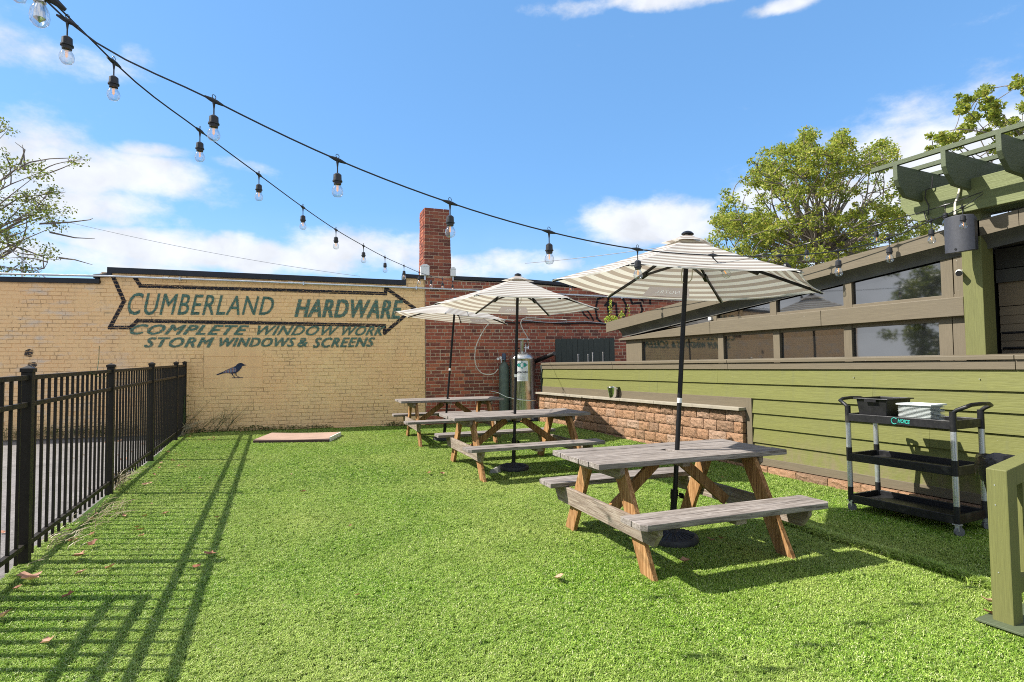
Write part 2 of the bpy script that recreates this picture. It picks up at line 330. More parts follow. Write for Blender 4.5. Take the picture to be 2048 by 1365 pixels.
M['treeleaf2'] = leafmat('thin_tree_leaf', ((0, (.055, .085, .018)), (.6, (.12, .15, .03)), (1, (.26, .22, .05))), .35)
M['brightleaf'] = leafmat('lime_leaf', ((0, (.25, .33, .03)), (1, (.42, .48, .05))), .4)
M['weed'] = leafmat('weed_leaf', ((0, (.03, .06, .02)), (1, (.08, .13, .04))), .25)
M['drygrass'] = leafmat('dry_grass', ((0, (.36, .30, .17)), (1, (.50, .43, .28))), .2)
M['deadleaf'] = leafmat('dead_leaf', ((0, (.16, .06, .03)), (.5, (.36, .14, .08)), (1, (.50, .30, .20))), .15, .7)
M['bark'] = plain('bark', (.17, .145, .12), .95, 0, .35, 14, .6)
# canopy fabric: stripes run parallel to the rim, from the UV
def fabric(name):
    m = Mat(name, (.8, .78, .72), .9, 0, .1); uv = m.n('ShaderNodeUVMap'); sx = m.n('ShaderNodeSeparateXYZ'); m.L.new(uv.outputs[0], sx.inputs[0])
    f = m.math('FRACT', m.math('MULTIPLY', sx.outputs[1], 10.5)); st = m.rng(f, .49, .51, 0, 1)
    edge = m.rng(sx.outputs[1], .955, .96, 1, 0); st = m.math('MULTIPLY', st, edge)
    c = m.mix(st, (.66, .645, .62), (.37, .315, .28)); w_ = m.noise(m.coord('Object', (1, 1, 1)), 4, 4); c = m.mix(m.rng(w_, .4, .75, 0, .15), c, (.5, .47, .42))
    m.color(c); t = m.n('ShaderNodeBsdfTranslucent'); m.L.new(m.mix(1.0, c, (.97, .92, .80), 'MULTIPLY'), t.inputs[0]); x = m.n('ShaderNodeMixShader'); x.inputs[0].default_value = .42
    m.L.new(m.b.outputs[0], x.inputs[1]); m.L.new(t.outputs[0], x.inputs[2]); m.L.new(x.outputs[0], m.out.inputs[0]); m.bump(m.noise(m.coord('Object'), 6, 3), .12, .03); return m.m
M['fabric'] = fabric('striped_canopy_fabric')
def cloth(name, col, tl=.3):
    m = Mat(name, col, .9, 0, .1); t = m.n('ShaderNodeBsdfTranslucent'); t.inputs[0].default_value = (*col, 1); x = m.n('ShaderNodeMixShader'); x.inputs[0].default_value = tl
    m.L.new(m.b.outputs[0], x.inputs[1]); m.L.new(t.outputs[0], x.inputs[2]); m.L.new(x.outputs[0], m.out.inputs[0]); return m.m
M['taupe'] = cloth('taupe_fabric_print', (.37, .315, .28), .42); M['cream'] = cloth('cream_fabric_print', (.66, .645, .62), .42)
M['white'] = plain('white_paint', (.78, .78, .76), .5, 0, .05)
M['rope'] = plain('pale_cord', (.62, .58, .48), .8)
# steel tank: streaky brushed
m = Mat('brushed_stainless', (.62, .60, .56), .2, 1); g = m.noise(m.coord('Object', (1, 1, .05)), 40, 4); m.L.new(m.rng(g, .3, .7, .24, .42), m.b.inputs['Roughness'])
m.color(m.ramp(g, (.3, (.50, .48, .44)), (.7, (.72, .70, .66)))); M['steel'] = m.m
M['cyl'] = plain('dull_green_cylinder_paint', (.10, .13, .10), .6, 0, .25, 9, .2, dirt=(.05, .05, .045))
M['bluecap'] = plain('blue_grey_cap', (.06, .09, .14), .5)
M['labelteal'] = plain('teal_print', (.02, .33, .26), .6, 0, .03); M['tealdark'] = plain('dark_teal_print', (.01, .16, .13), .6, 0, .03)
M['ink'] = plain('black_print', (.03, .03, .035), .6)
M['tray'] = plain('grey_white_tray', (.62, .66, .64), .5, 0, .06)
M['bag'] = plain('black_bin_bag', (.012, .012, .014), .22, 0, .2, 6, .8)
M['hatch'] = plain('pinkish_tan_board', (.33, .22, .165), .85, 0, .12, 4, .2); M['hatchedge'] = plain('dark_brown_edge', (.075, .04, .035), .8)
M['rock'] = plain('grey_rock', (.30, .28, .25), .9, 0, .3, 15, .8)
M['speaker'] = plain('charcoal_speaker', (.040, .042, .052), .55, 0, .15, 40, .2)
M['wire'] = plain('grey_wire', (.45, .45, .46), .5); M['wirefar'] = plain('utility_wire', (.30, .32, .35), .6)
m = Mat('plaid_mural_paint', (.1, .1, .2), .8, 0, .2); P = m.coord('Position'); sx = m.n('ShaderNodeSeparateXYZ'); m.L.new(P, sx.inputs[0])
def band(s_, k, off, w0): 
    f = m.math('FRACT', m.math('ADD', m.math('MULTIPLY', s_, k), off)); return m.rng(m.math('ABSOLUTE', m.math('SUBTRACT', f, .5)), w0, w0+.03, 1, 0)
c = m.mix(band(sx.outputs[0], 16, .1, .16), (.10, .13, .22), (.30, .10, .07)); c = m.mix(band(sx.outputs[2], 17, .3, .12), c, (.17, .10, .11)); c = m.mix(band(sx.outputs[0], 32, .2, .07), c, (.35, .37, .42)); c = m.mix(band(sx.outputs[2], 34, .5, .06), c, (.30, .32, .36))
m.color(c); M['plaid'] = m.m
M['birdblue'] = plain('dark_blue_mural_paint', (.018, .028, .062), .8, 0, .5, 30)
M['darkmark'] = signpaint('dark_wall_mark', (.05, .045, .045), .52)

# ------------------------------------------------------------------ mesh helpers
class MB:
    def __init__(s): s.v = []; s.f = []; s.uv = None
    def add(s, vs, fs):
        k = len(s.v); s.v += [tuple(x) for x in vs]; s.f += [tuple(i+k for i in f) for f in fs]; return s
    def box(s, x0, x1, y0, y1, z0, z1, M_=None):
        vs = [Vector(p) for p in ((x0, y0, z0), (x1, y0, z0), (x1, y1, z0), (x0, y1, z0), (x0, y0, z1), (x1, y0, z1), (x1, y1, z1), (x0, y1, z1))]
        if M_ is not None: vs = [M_ @ p for p in vs]
        return s.add(vs, [(0, 3, 2, 1), (4, 5, 6, 7), (0, 1, 5, 4), (1, 2, 6, 5), (2, 3, 7, 6), (3, 0, 4, 7)])
    def bar(s, a, b, w_, h_, up=(0, 0, 1)):
        a = Vector(a); b = Vector(b); d = (b-a); ln = d.length; d.normalize(); up = Vector(up)
        r = d.cross(up)
        if r.length < 1e-4: r = Vector((1, 0, 0))
        r.normalize(); u = r.cross(d)
        m4 = Matrix((d, r, u)).transposed().to_4x4(); m4.translation = a
        return s.box(0, ln, -w_/2, w_/2, -h_/2, h_/2, m4)
    def tube(s, pts, r, n=8, cap=True):
        pts = [Vector(p) for p in pts]; rs = r if isinstance(r, (list, tuple)) else [r]*len(pts); k0 = len(s.v); prev = None
        for i, p in enumerate(pts):
            d = (pts[min(i+1, len(pts)-1)]-pts[max(i-1, 0)]).normalized()
            if prev is None: a = d.orthogonal().normalized()
            else:
                a = (prev-d*prev.dot(d))
                a = a.normalized() if a.length > 1e-5 else d.orthogonal().normalized()
            prev = a; b = d.cross(a)
            for j in range(n):
                t = 2*math.pi*j/n; s.v.append(tuple(p+(a*math.cos(t)+b*math.sin(t))*rs[i]))
        for i in range(len(pts)-1):
            for j in range(n): s.f.append((k0+i*n+j, k0+i*n+(j+1) % n, k0+(i+1)*n+(j+1) % n, k0+(i+1)*n+j))
        if cap:
            s.f.append(tuple(k0+j for j in range(n))[::-1]); s.f.append(tuple(k0+(len(pts)-1)*n+j for j in range(n)))
        return s
    def lathe(s, prof, n=20, c=(0, 0, 0), M_=None):
        k0 = len(s.v)
        for (r, z) in prof:
            for j in range(n):
                t = 2*math.pi*j/n; p = Vector((c[0]+r*math.cos(t), c[1]+r*math.sin(t), c[2]+z))
                s.v.append(tuple(M_ @ p if M_ is not None else p))
        for i in range(len(prof)-1):
            for j in range(n): s.f.append((k0+i*n+j, k0+i*n+(j+1) % n, k0+(i+1)*n+(j+1) % n, k0+(i+1)*n+j))
        if prof[0][0] > 1e-4: s.f.append(tuple(k0+j for j in range(n))[::-1])
        if prof[-1][0] > 1e-4: s.f.append(tuple(k0+(len(prof)-1)*n+j for j in range(n)))
        return s
    def prism(s, poly, a, b, ax='y'):      # polygon in the two other axes, extruded along ax from a to b
        k = len(poly)
        def P(p, t): return {'y': (p[0], t, p[1]), 'x': (t, p[0], p[1]), 'z': (p[0], p[1], t)}[ax]
        s.add([P(p, a) for p in poly]+[P(p, b) for p in poly], [tuple(range(k)), tuple(range(2*k-1, k-1, -1))]+[(i, k+i, k+(i+1) % k, (i+1) % k) for i in range(k)])
        return s
    def xf(s, m4): s.v = [tuple(m4 @ Vector(p)) for p in s.v]; return s
    def mesh(s, name, m_=None, smooth=False, fix=True):
        me = bpy.data.meshes.new(name); me.from_pydata(s.v, [], s.f)
        if fix:
            bm = bmesh.new(); bm.from_mesh(me); bmesh.ops.recalc_face_normals(bm, faces=bm.faces); bm.to_mesh(me); bm.free()
        if m_ is not None: me.materials.append(m_)
        if smooth:
            me.polygons.foreach_set('use_smooth', [True]*len(me.polygons))
            try: me.set_sharp_from_angle(angle=R(40))
            except Exception: pass
        me.update(); return me
def tag(o, label=None, cat=None, group=None, kind=None):
    if label: o['label'] = label
    if cat: o['category'] = cat
    if group: o['group'] = group
    if kind: o['kind'] = kind
    return o
def thing(name, label, cat, loc=(0, 0, 0), rz=0, group=None):
    o = bpy.data.objects.new(name, None); COL.objects.link(o); o.empty_display_size = .2
    o.matrix_world = Matrix.Translation(loc) @ Matrix.Rotation(rz, 4, 'Z')
    o.location = loc; o.rotation_euler = (0, 0, rz)
    return tag(o, label, cat, group)
TM = {}
def tmat(o): return Matrix.Translation(o.location) @ o.rotation_euler.to_matrix().to_4x4()
def part(name, mb, m_, parent=None, world=False, smooth=False, bevel=0, label=None, kind=None, fix=True):
    if world and parent is not None: mb.xf(tmat(parent).inverted())
    me = mb.mesh(name, m_, smooth, fix) if isinstance(mb, MB) else mb
    o = bpy.data.objects.new(name, me); COL.objects.link(o)
    if parent is not None: o.parent = parent
    if bevel:
        b = o.modifiers.new('bevel', 'BEVEL'); b.width = bevel; b.segments = 2; b.limit_method = 'ANGLE'; b.angle_limit = R(50)
    if label: o['label'] = label
    if kind: o['kind'] = kind
    return o
def solo(name, mb, m_, label, cat, group=None, smooth=False, bevel=0, origin=None):
    if origin is not None: mb.xf(Matrix.Translation(-Vector(origin)))
    o = part(name, mb, m_, smooth=smooth, bevel=bevel)
    if origin is not None: o.location = origin
    return tag(o, label, cat, group)
def text_mesh(txt, bold=0, ext=0, shear=0, space=1):
    c = bpy.data.curves.new('lettering', 'FONT'); c.body = txt; c.offset = bold; c.extrude = ext; c.shear = shear; c.resolution_u = 3; c.space_character = space
    o = bpy.data.objects.new('lettering', c); COL.objects.link(o); dg = bpy.context.evaluated_depsgraph_get(); dg.update()
    me = bpy.data.meshes.new_from_object(o.evaluated_get(dg)); bpy.data.objects.remove(o); bpy.data.curves.remove(c)
    n = len(me.vertices); a = np.zeros(n*3); me.vertices.foreach_get('co', a); a = a.reshape(-1, 3)
    fs = [tuple(p.vertices) for p in me.polygons]; bpy.data.meshes.remove(me)
    a[:, :2] -= a[:, :2].min(0); sz = a[:, :2].max(0); a[:, 0] /= sz[0]; a[:, 1] /= sz[1]
    return a, fs
def text_part(name, txt, m_, parent, fn, dbl=0, **k):
    a, fs = text_mesh(txt, **k); mb = MB(); mb.add([fn(x, y) for x, y, z in a], fs)
    for q in range(4 if dbl else 0):
        ox, oz = ((1, .7), (-1, -.7), (1, -.7), (-1, .7))[q]; mb.add([tuple(Vector(fn(x, y))+Vector((dbl*ox, -.0003*(q+1), dbl*oz))) for x, y, z in a], fs)
    return part(name, mb, m_, parent, fix=False)

# ------------------------------------------------------------------ ground
def rise(x, y):
    fx = min(1, max(0, (x-4.9)/1.3)); fx = fx*fx*(3-2*fx)
    pts = [(0, 0), (4.9, 0), (7.7, .07), (10.3, .11), (12, .04), (30, .0)]
    for (a, va), (b, vb) in zip(pts, pts[1:]):
        if a <= y <= b: return fx*(va+(vb-va)*(y-a)/(b-a))
    return 0
def gz(x, y): return SLOPE*max(min(y, 40), -20)+rise(x, y)
WP = Vector((1.33, 13.1, 0)); WA = R(-12); WD = Vector((math.cos(WA), math.sin(WA), 0))
def FX(y): return -1.369+.0645*(y-5.47)
def wally(x): return 13.1+math.tan(WA)*(x-1.33)
mb = MB(); n1 = 60
xs = list(np.linspace(-200, -10, 8))+list(np.linspace(-9, 12, 64))+list(np.linspace(15, 200, 8)); ys = list(np.linspace(-150, -6, 8))+list(np.linspace(-5, 16, 64))+list(np.linspace(18, 400, 12))
for y in ys:
    for x in xs: mb.v.append((x, y, gz(x, y)-.03))
for j in range(len(ys)-1):
    for i_ in range(len(xs)-1):
        a = j*len(xs)+i_; mb.f.append((a, a+1, a+1+len(xs), a+len(xs)))
tag(part('ground', mb, M['asphalt'], smooth=True, fix=False), kind='structure')
# lawn sheet
mb = MB(); cols = 44; ys = np.linspace(.2, 14.4, 72)
for y in ys:
    xl = FX(y)-.02
    for i_ in range(cols):
        x = xl+(6.2-xl)*i_/(cols-1); yy = min(y, wally(x)-.02); mb.v.append((x, yy, gz(x, yy)))
for j in range(len(ys)-1):
    for i_ in range(cols-1):
        a = j*cols+i_
        if mb.v[a][1] < wally(mb.v[a][0])-.03: mb.f.append((a, a+1, a+1+cols, a+cols))
tag(part('lawn', mb, M['turfbase'], smooth=True, fix=False), kind='structure')

# grass tufts: geometry-node scatter over the lawn cells that can be seen
def tuft(seed, nb=11, rad=.015, h=.019, wd=.0017):
    rnd = random.Random(seed); mb = MB()
    for _ in range(nb):
        a = rnd.uniform(0, 6.28); r_ = rad*math.sqrt(rnd.random()); x, y = r_*math.cos(a), r_*math.sin(a); t = rnd.uniform(0, 6.28); hh = h*rnd.uniform(.6, 1.15); ln = rnd.uniform(.3, 1.1)*hh
        dx, dy = math.cos(t)*ln, math.sin(t)*ln; px, py = -math.sin(t)*wd, math.cos(t)*wd
        mb.add([(x-px, y-py, 0), (x+px, y+py, 0), (x+dx*.35+px*.9, y+dy*.35+py*.9, hh*.6), (x+dx*.35-px*.9, y+dy*.35-py*.9, hh*.6), (x+dx, y+dy, hh*(1-.38*ln/hh))], [(0, 1, 2, 3), (3, 2, 4)])
    return mb
tcol = bpy.data.collections.new('tuft_library')
for k in range(5):
    o = bpy.data.objects.new('grass_tuft', tuft(k).mesh('tuft', M['grass'], fix=False)); tcol.objects.link(o)
mb = MB(); dn = []
step = .2
for iy in range(int(1.0/step), int(14/step)):
    for ix in range(int(-2.2/step), int(6.4/step)):
        x0, y0 = ix*step, iy*step; xc, yc = x0+step/2, y0+step/2
        if xc < FX(yc)+.0 or xc > 6.13 or yc > wally(xc)-.06: continue
        u, v = cam.proj((xc, yc, gz(xc, yc))); 
        if v < -1e6 or u < -380 or u > 2400 or v > 1640: continue
        d = math.hypot(xc, yc)
        dd = 5200 if d < 4.5 else (3800 if d < 7 else 2000)
        k = len(mb.v)
        for (x, y) in ((x0, y0), (x0+step, y0), (x0+step, y0+step), (x0, y0+step)): mb.v.append((x, y, gz(x, y)))
        mb.f.append((k, k+1, k+2, k+3)); dn.append(dd)
me = mb.mesh('grass_blades', M['grass'], fix=False); at = me.attributes.new('dens', 'FLOAT', 'FACE'); at.data.foreach_set('value', dn)
go = bpy.data.objects.new('artificial_grass', me); COL.objects.link(go); tag(go, 'short bright green artificial grass blades covering the lawn', 'grass', kind='stuff')
def scatter(o, coll, smin, smax):
    g = bpy.data.node_groups.new('scatter', 'GeometryNodeTree'); g.interface.new_socket('Geometry', in_out='INPUT', socket_type='NodeSocketGeometry'); g.interface.new_socket('Geometry', in_out='OUTPUT', socket_type='NodeSocketGeometry')
    n_ = g.nodes; l_ = g.links; gi = n_.new('NodeGroupInput'); gout = n_.new('NodeGroupOutput')
    dp = n_.new('GeometryNodeDistributePointsOnFaces'); na = n_.new('GeometryNodeInputNamedAttribute'); na.data_type = 'FLOAT'; na.inputs['Name'].default_value = 'dens'
    l_.new(gi.outputs[0], dp.inputs['Mesh']); l_.new(na.outputs[0], dp.inputs['Density'])
    ci = n_.new('GeometryNodeCollectionInfo'); ci.inputs[0].default_value = coll; ci.inputs['Separate Children'].default_value = True; ci.inputs['Reset Children'].default_value = True
    ip = n_.new('GeometryNodeInstanceOnPoints'); ip.inputs['Pick Instance'].default_value = True; l_.new(dp.outputs['Points'], ip.inputs['Points']); l_.new(ci.outputs[0], ip.inputs['Instance'])
    rv = n_.new('FunctionNodeRandomValue'); rv.data_type = 'FLOAT_VECTOR'; rv.inputs[0].default_value = (-.12, -.12, 0); rv.inputs[1].default_value = (.12, .12, 6.283); l_.new(rv.outputs[0], ip.inputs['Rotation'])
    rs = n_.new('FunctionNodeRandomValue'); rs.data_type = 'FLOAT'; rs.inputs[2].default_value = smin; rs.inputs[3].default_value = smax; l_.new(rs.outputs[1], ip.inputs['Scale'])
    l_.new(ip.outputs[0], gout.inputs[0]); md = o.modifiers.new('scatter', 'NODES'); md.node_group = g
scatter(go, tcol, .75, 1.25)
# raised seam in the turf
seam = [G(1540, 1035), G(1650, 1075), G(1800, 1118), G(1900, 1150), G(1990, 1180), G(2060, 1210)]
mb = MB()
for a, b in zip(seam, seam[1:]):
    for k in range(int((b-a).length*1900)):
        t = random.random(); p = a.lerp(b, t)+Vector((random.gauss(0, .026), random.gauss(0, .026), 0)); tm_ = tuft(random.random(), 6, .014, .062, .0034)
        tm_.xf(Matrix.Translation((p.x, p.y, gz(p.x, p.y)))); mb.add(tm_.v, tm_.f)
tag(part('turf_seam', mb, M['grass'], fix=False), 'raised tufted seam running across the turf beside the cart', 'turf seam', kind='stuff')

# ------------------------------------------------------------------ brick walls (frame: x along the wall, y into it)
CO, BL = .0785, .225
def top_y(s):
    if s < -3.78: return 3.25
    if s < 2.2: return 3.47-(s+3.7)*.0205
    if 2.665 < s < 3.3: return 3.575
    if s <= 5.1: return 3.50-(s-2.2)*.022
    return 3.436-(s-5.1)*.063
brick_mesh = {}
def brick_var(ln, mk, seed):
    key = (round(ln, 3), mk, seed)
    if key not in brick_mesh:
        rnd = random.Random(str(key)); mb = MB(); j = lambda a: rnd.uniform(-a, a); h = CO-.012; l_ = ln-.013; e = .002
        vs = [(j(e)+x, y, z+j(e)) for x, y, z in ((0, 0, 0), (l_, 0, 0), (l_, 0, h), (0, 0, h))]
        c = .004
        fr = [(x+(c if k_ in (0, 3) else -c), j(.0015), z+(c if k_ < 2 else -c)) for k_, (x, y, z) in enumerate(vs)]
        md = [(x, .004, z) for x, y, z in vs]; bk = [(x, .03, z) for x, y, z in vs]
        mb.add(fr+md+bk, [(0, 1, 2, 3)]+[(a, a+4, (a+1) % 4+4, (a+1) % 4) for a in range(4)]+[(a+4, a+8, (a+1) % 4+8, (a+1) % 4+4) for a in range(4)])
        brick_mesh[key] = mb.mesh('brick', M[mk], fix=True)
    return brick_mesh[key]
def rows(s0, s1, z0, topf, hole=None, stagger_seed=1):
    out = []; rnd = random.Random(stagger_seed); r_ = 0; z = z0
    while z < 3.7:
        header = (r_ % 7 == 3); bl = .112 if header else BL; s = s0-(.5*bl if r_ % 2 else 0)+(rnd.uniform(-.02, .02))
        while s < s1-.01:
            e = s+bl+rnd.uniform(-.006, .006); a, b = max(s, s0), min(e, s1)
            if b-a > .035 and z+CO < topf((a+b)/2)+.03:
                if hole and 1.10 < z+CO/2 < 2.02 and b > -1.888 and a < -.747:
                    if a < -1.92: out.append((a, z, -1.888-a, rnd.randrange(4)))
                    if b > -.712: out.append((-.747, z, b+.747, rnd.randrange(4)))
                else: out.append((a, z, b-a, rnd.randrange(4)))
            s = e
        z += CO; r_ += 1
    return out
def hole_edge(s, ln): return abs(s+ln+1.888) < .002 or abs(s+.747) < .002
def lay(parent, cells, mk, singles, dist_ok):
    def scr(c):
        p = WP+WD*c[0]+Vector((0, 0, c[1])); u, v = cam.proj(p); return u, v
    cand = []
    for k, c in enumerate(cells):
        u, v = scr(c)
        if -5 < u < 2050 and dist_ok(u, v) and c[2] > .09: cand.append(((WP+WD*c[0]).length, k))
    cand.sort(); pick = set(k for _, k in cand[:singles]); mb = MB()
    for k, (s, z, ln, sd_) in enumerate(cells):
        lnq = ln if ln < .2 and hole_edge(s, ln) else (round(ln/.02)*.02 if ln < .2 else .225)
        me = brick_var(min(lnq, ln+.004), mk, sd_); dy = random.uniform(-.0035, .0025) if mk == 'yellow' else random.uniform(-.004, .003); rot = random.uniform(-.006, .006)
        if k in pick:
            o = bpy.data.objects.new('brick', me); COL.objects.link(o); o.parent = parent; o.location = (s, dy, z); o.rotation_euler = (0, rot, 0)
        else:
            ca, sa = math.cos(rot), math.sin(rot)
            mb.add([(v.co.x*ca+v.co.z*sa+s, v.co.y+dy, -v.co.x*sa+v.co.z*ca+z) for v in me.vertices], [tuple(p.vertices) for p in me.polygons])
    if mb.v: part('brickwork', mb, M[mk], parent, kind='stuff', fix=False)
yw = thing('painted_brick_wall', 'yellow painted brick wall with faded green hardware sign lettering', 'wall', (WP.x, WP.y, 0), WA)
hole = lambda s, z: -1.90 < s < -.74 and 1.10 < z < 2.02
zy = -.23
# z base aligned so joints fall where the sign paint expects them
Z0 = .16-CO*4
cells = rows(-13, 2.665, Z0, top_y, hole, 3)
lay(yw, cells, 'yellow', 300, lambda u, v: v < 730 and 200 < u < 850 or v < 845 and u > 380 and u < 780)
mb = MB(); mb.prism([(-13, -.3), (2.66, -.3), (2.66, top_y(2.66)), (2.2, top_y(2.25)), (2.2, top_y(2.19)), (-3.77, top_y(-3.77)), (-3.78, 3.25), (-13, 3.25)], .0035, .3)
part('mortar_backing', mb, M['yellowjoint'], yw)
for r_, (a, b) in enumerate(((1.10, 1.31), (1.31, 1.53), (1.53, 1.76), (1.76, 2.01))):     # cement block patch
    ss = -1.88+(.0 if r_ % 2 else -.0)
    cuts = [-1.885, -1.3 if r_ % 2 else -1.5, -.75]
    for c0, c1 in zip(cuts, cuts[1:]):
        mb = MB(); mb.box(c0+.003, c1-.003, -.001+random.uniform(-.001, .001), .03, a+.003, b-.003); part('concrete_block', mb, M['yellow'], yw, bevel=.004)
def cope(parent, segs, name='coping'):
    for (s0, z0, s1, z1, h_) in segs:
        mb = MB(); mb.prism([(s0, z0-h_), (s1, z1-h_), (s1, z1), (s0, z0)], -.035, .33); part(name, mb, M['coping'], parent, bevel=.006)
cope(yw, [(-13, 3.335, -3.79, 3.335, .10), (-3.90, 3.42, -3.66, 3.45, .075), (-3.66, 3.573, 2.24, 3.452, .115)])
mb = MB(); mb.box(-3.66, -3.58, -.033, .33, 3.40, 3.46); part('coping_step', mb, M['coping'], yw)
mb = MB(); mb.box(2.16, 2.242, -.036, .33, 3.338, 3.59); part('coping_step', mb, M['coping'], yw)
cope(yw, [(2.242, 3.592, 2.655, 3.575, .085)])
# sign lettering and arrow, in wall metres
def on_wall(s0, s1, zb0, zb1, zt0, zt1, slant=0, dy=-.0068):
    return lambda x, y: (s0+(s1-s0)*x, dy, (zb0+(zb1-zb0)*x)*(1-y)+(zt0+(zt1-zt0)*x)*y)
for txt, s0, s1, zb0, zb1, zt0, zt1, bold, sh, sp in (
    ('CUMBERLAND', -3.29, -.54, 2.615, 2.64, 3.07, 3.03, 0, .32, 1.12), ('HARDWARE', -.11, 2.16, 2.605, 2.58, 2.985, 2.995, 0, .32, 1.08),
    ('COMPLETE', -3.24, -1.03, 2.225, 2.215, 2.42, 2.41, 0, .5, 1.15), ('WINDOW', -.86, .80, 2.215, 2.20, 2.41, 2.41, 0, .5, 1.1), ('WORK', .86, 1.78, 2.20, 2.20, 2.405, 2.41, 0, .5, 1.1),
    ('STORM', -2.98, -1.70, 1.96, 1.955, 2.155, 2.155, 0, .4, 1.15), ('WINDOWS', -1.58, -.10, 1.965, 1.96, 2.15, 2.15, 0, .4, 1.12), ('&', -.05, .14, 1.955, 1.955, 2.15, 2.15, 0, .2, 1), ('SCREENS', .26, 1.55, 1.94, 1.96, 2.15, 2.155, 0, .4, 1.12)):
    text_part('lettering', txt, M['signgreen'], yw, on_wall(s0, s1, zb0, zb1, zt0, zt1), dbl={'CUMBERLAND': .005, 'HARDWARE': .016, 'WINDOW': .008, 'WORK': .008}.get(txt, .012), bold=bold, shear=sh, space=sp)
def strip(pts, wd, m_, parent, name, dy=-.0065):
    mb = MB()
    for k, (a, b) in enumerate(zip(pts, pts[1:])):
        a = Vector(a); b = Vector(b); d = (b-a).normalized(); n_ = Vector((-d.y, d.x))*wd/2; a = a-d*wd*.45; b = b+d*wd*.45; yy = dy-.0003*(k % 2)
        mb.add([(a.x-n_.x, yy, a.y-n_.y), (b.x-n_.x, yy, b.y-n_.y), (b.x+n_.x, yy, b.y+n_.y), (a.x+n_.x, yy, a.y+n_.y)], [(0, 1, 2, 3)])
    return part(name, mb, m_, parent, fix=False)
strip([(-3.55, 3.36), (-3.36, 2.89), (-3.60, 2.36), (-3.24, 2.36), (-3.11, 2.50), (1.76, 2.425), (1.77, 2.26), (2.42, 2.83), (1.80, 3.26), (1.79, 3.14), (-3.07, 3.21), (-3.17, 3.37)], .075, M['signblack'], yw, 'arrow_outline')
# bird mural
BX, BZ = -1.645, 1.30; bw, bh = .565, .325
bird = [(0, .28), (.10, .36), (.22, .44), (.32, .55), (.44, .64), (.55, .73), (.64, .80), (.70, .92), (.76, .985), (.84, 1.0), (.90, .95), (.93, .90), (1.0, .87), (1.0, .84), (.92, .82), (.87, .80), (.84, .66), (.78, .52), (.70, .40), (.62, .33), (.50, .32), (.38, .36), (.24, .34), (.10, .27), (.01, .235)]
mb = MB(); mb.add([(BX+bw*x, -.0085, BZ+bh*y) for x, y in bird], [tuple(range(len(bird)))]); part('bird_mural', mb, M['birdblue'], yw, fix=False, label='dark blue crow painted on the patch')
pl = [(.22, .40), (.32, .53), (.44, .62), (.55, .71), (.62, .70), (.68, .58), (.66, .46), (.58, .40), (.45, .38), (.32, .37)]
mb = MB(); mb.add([(BX+bw*x, -.0098, BZ+bh*y) for x, y in pl], [tuple(range(len(pl)))]); part('plaid_wing', mb, M['plaid'], yw, fix=False)
mb = MB()
for a, b, w0 in (((.52, .34), (.56, .20), .03), ((.56, .20), (.62, .06), .018), ((.66, .36), (.66, .22), .03), ((.66, .22), (.78, .06), .018), ((.52, .05), (.72, .055), .018), ((.70, .05), (.90, .055), .018)):
    A = Vector((BX+bw*a[0], BZ+bh*a[1])); B = Vector((BX+bw*b[0], BZ+bh*b[1])); d = (B-A).normalized(); n_ = Vector((-d.y, d.x))*w0*.3
    mb.add([(A.x-n_.x, -.0090, A.y-n_.y), (B.x-n_.x, -.0090, B.y-n_.y), (B.x+n_.x, -.0090, B.y+n_.y), (A.x+n_.x, -.0090, A.y+n_.y)], [(0, 1, 2, 3)])
part('bird_legs', mb, M['birdblue'], yw, fix=False)
mb = MB(); mb.add([(-4.93+x, -.0068, 1.62+z) for x, z in ((-.05, .05), (.07, .06), (.10, .0), (.04, -.07), (.0, -.12), (-.04, -.07), (-.06, 0))], [tuple(range(7))]); mb.add([(-4.99+x, -.0070, 1.86+z) for x, z in ((-.06, -.06), (.06, -.08), (.10, .04), (.02, .08), (-.05, .04))], [tuple(range(5))]); part('dark_wall_mark', mb, M['darkmark'], yw, fix=False)  # two worn dark marks on the wall, left of the sign

rw = thing('red_brick_wall', 'bare old red brick wall with black graffiti at its right end', 'wall', (WP.x, WP.y, 0), WA)
cells = rows(2.675, 10.6, Z0, top_y, None, 9)
lay(rw, cells, 'redbrick', 300, lambda u, v: 552 < v < 840 and u < 1420 and not (985 < u < 1070 and v > 680))
mb = MB(); mb.prism([(2.67, -.3), (10.6, -.3), (10.6, top_y(10.6)), (5.1, top_y(5.1)), (3.3, top_y(3.31)), (3.3, 3.57), (2.67, 3.57)], .0042, .3); part('mortar_backing', mb, M['mortar'], rw)
mb = MB(); mb.prism([(3.30, 3.49), (5.12, 3.46), (10.6, 3.13), (10.6, 3.21), (5.12, 3.54), (3.30, 3.575)], -.03, .33); part('coping', mb, M['coping'], rw, bevel=.006)
gf = [[(7.0, 3.15), (6.86, 3.1), (6.80, 2.85), (6.84, 2.62), (6.98, 2.50)], [(7.15, 3.2), (7.12, 2.9), (7.16, 2.6), (7.28, 2.52), (7.36, 2.7), (7.34, 3.0)], [(7.05, 2.95), (7.15, 3.05), (7.3, 3.0), (7.2, 2.9)], [(7.5, 3.18), (7.62, 2.95), (7.6, 2.8), (7.5, 2.55)], [(7.7, 3.2), (7.78, 3.0), (8.0, 3.02), (8.05, 2.85), (7.95, 2.65), (7.75, 2.62)], [(8.25, 3.25), (8.27, 3.0)], [(7.8, 3.25), (7.95, 3.2), (8.08, 3.05)], [(6.42, 2.86), (6.5, 2.72), (6.62, 2.62)], [(6.55, 2.85), (6.66, 2.72), (6.74, 2.58)]]
for k, g_ in enumerate(gf): strip(g_, .05 if k < 6 else .035, M['graffiti'], rw, 'graffiti_stroke', -.008-.0005*k)

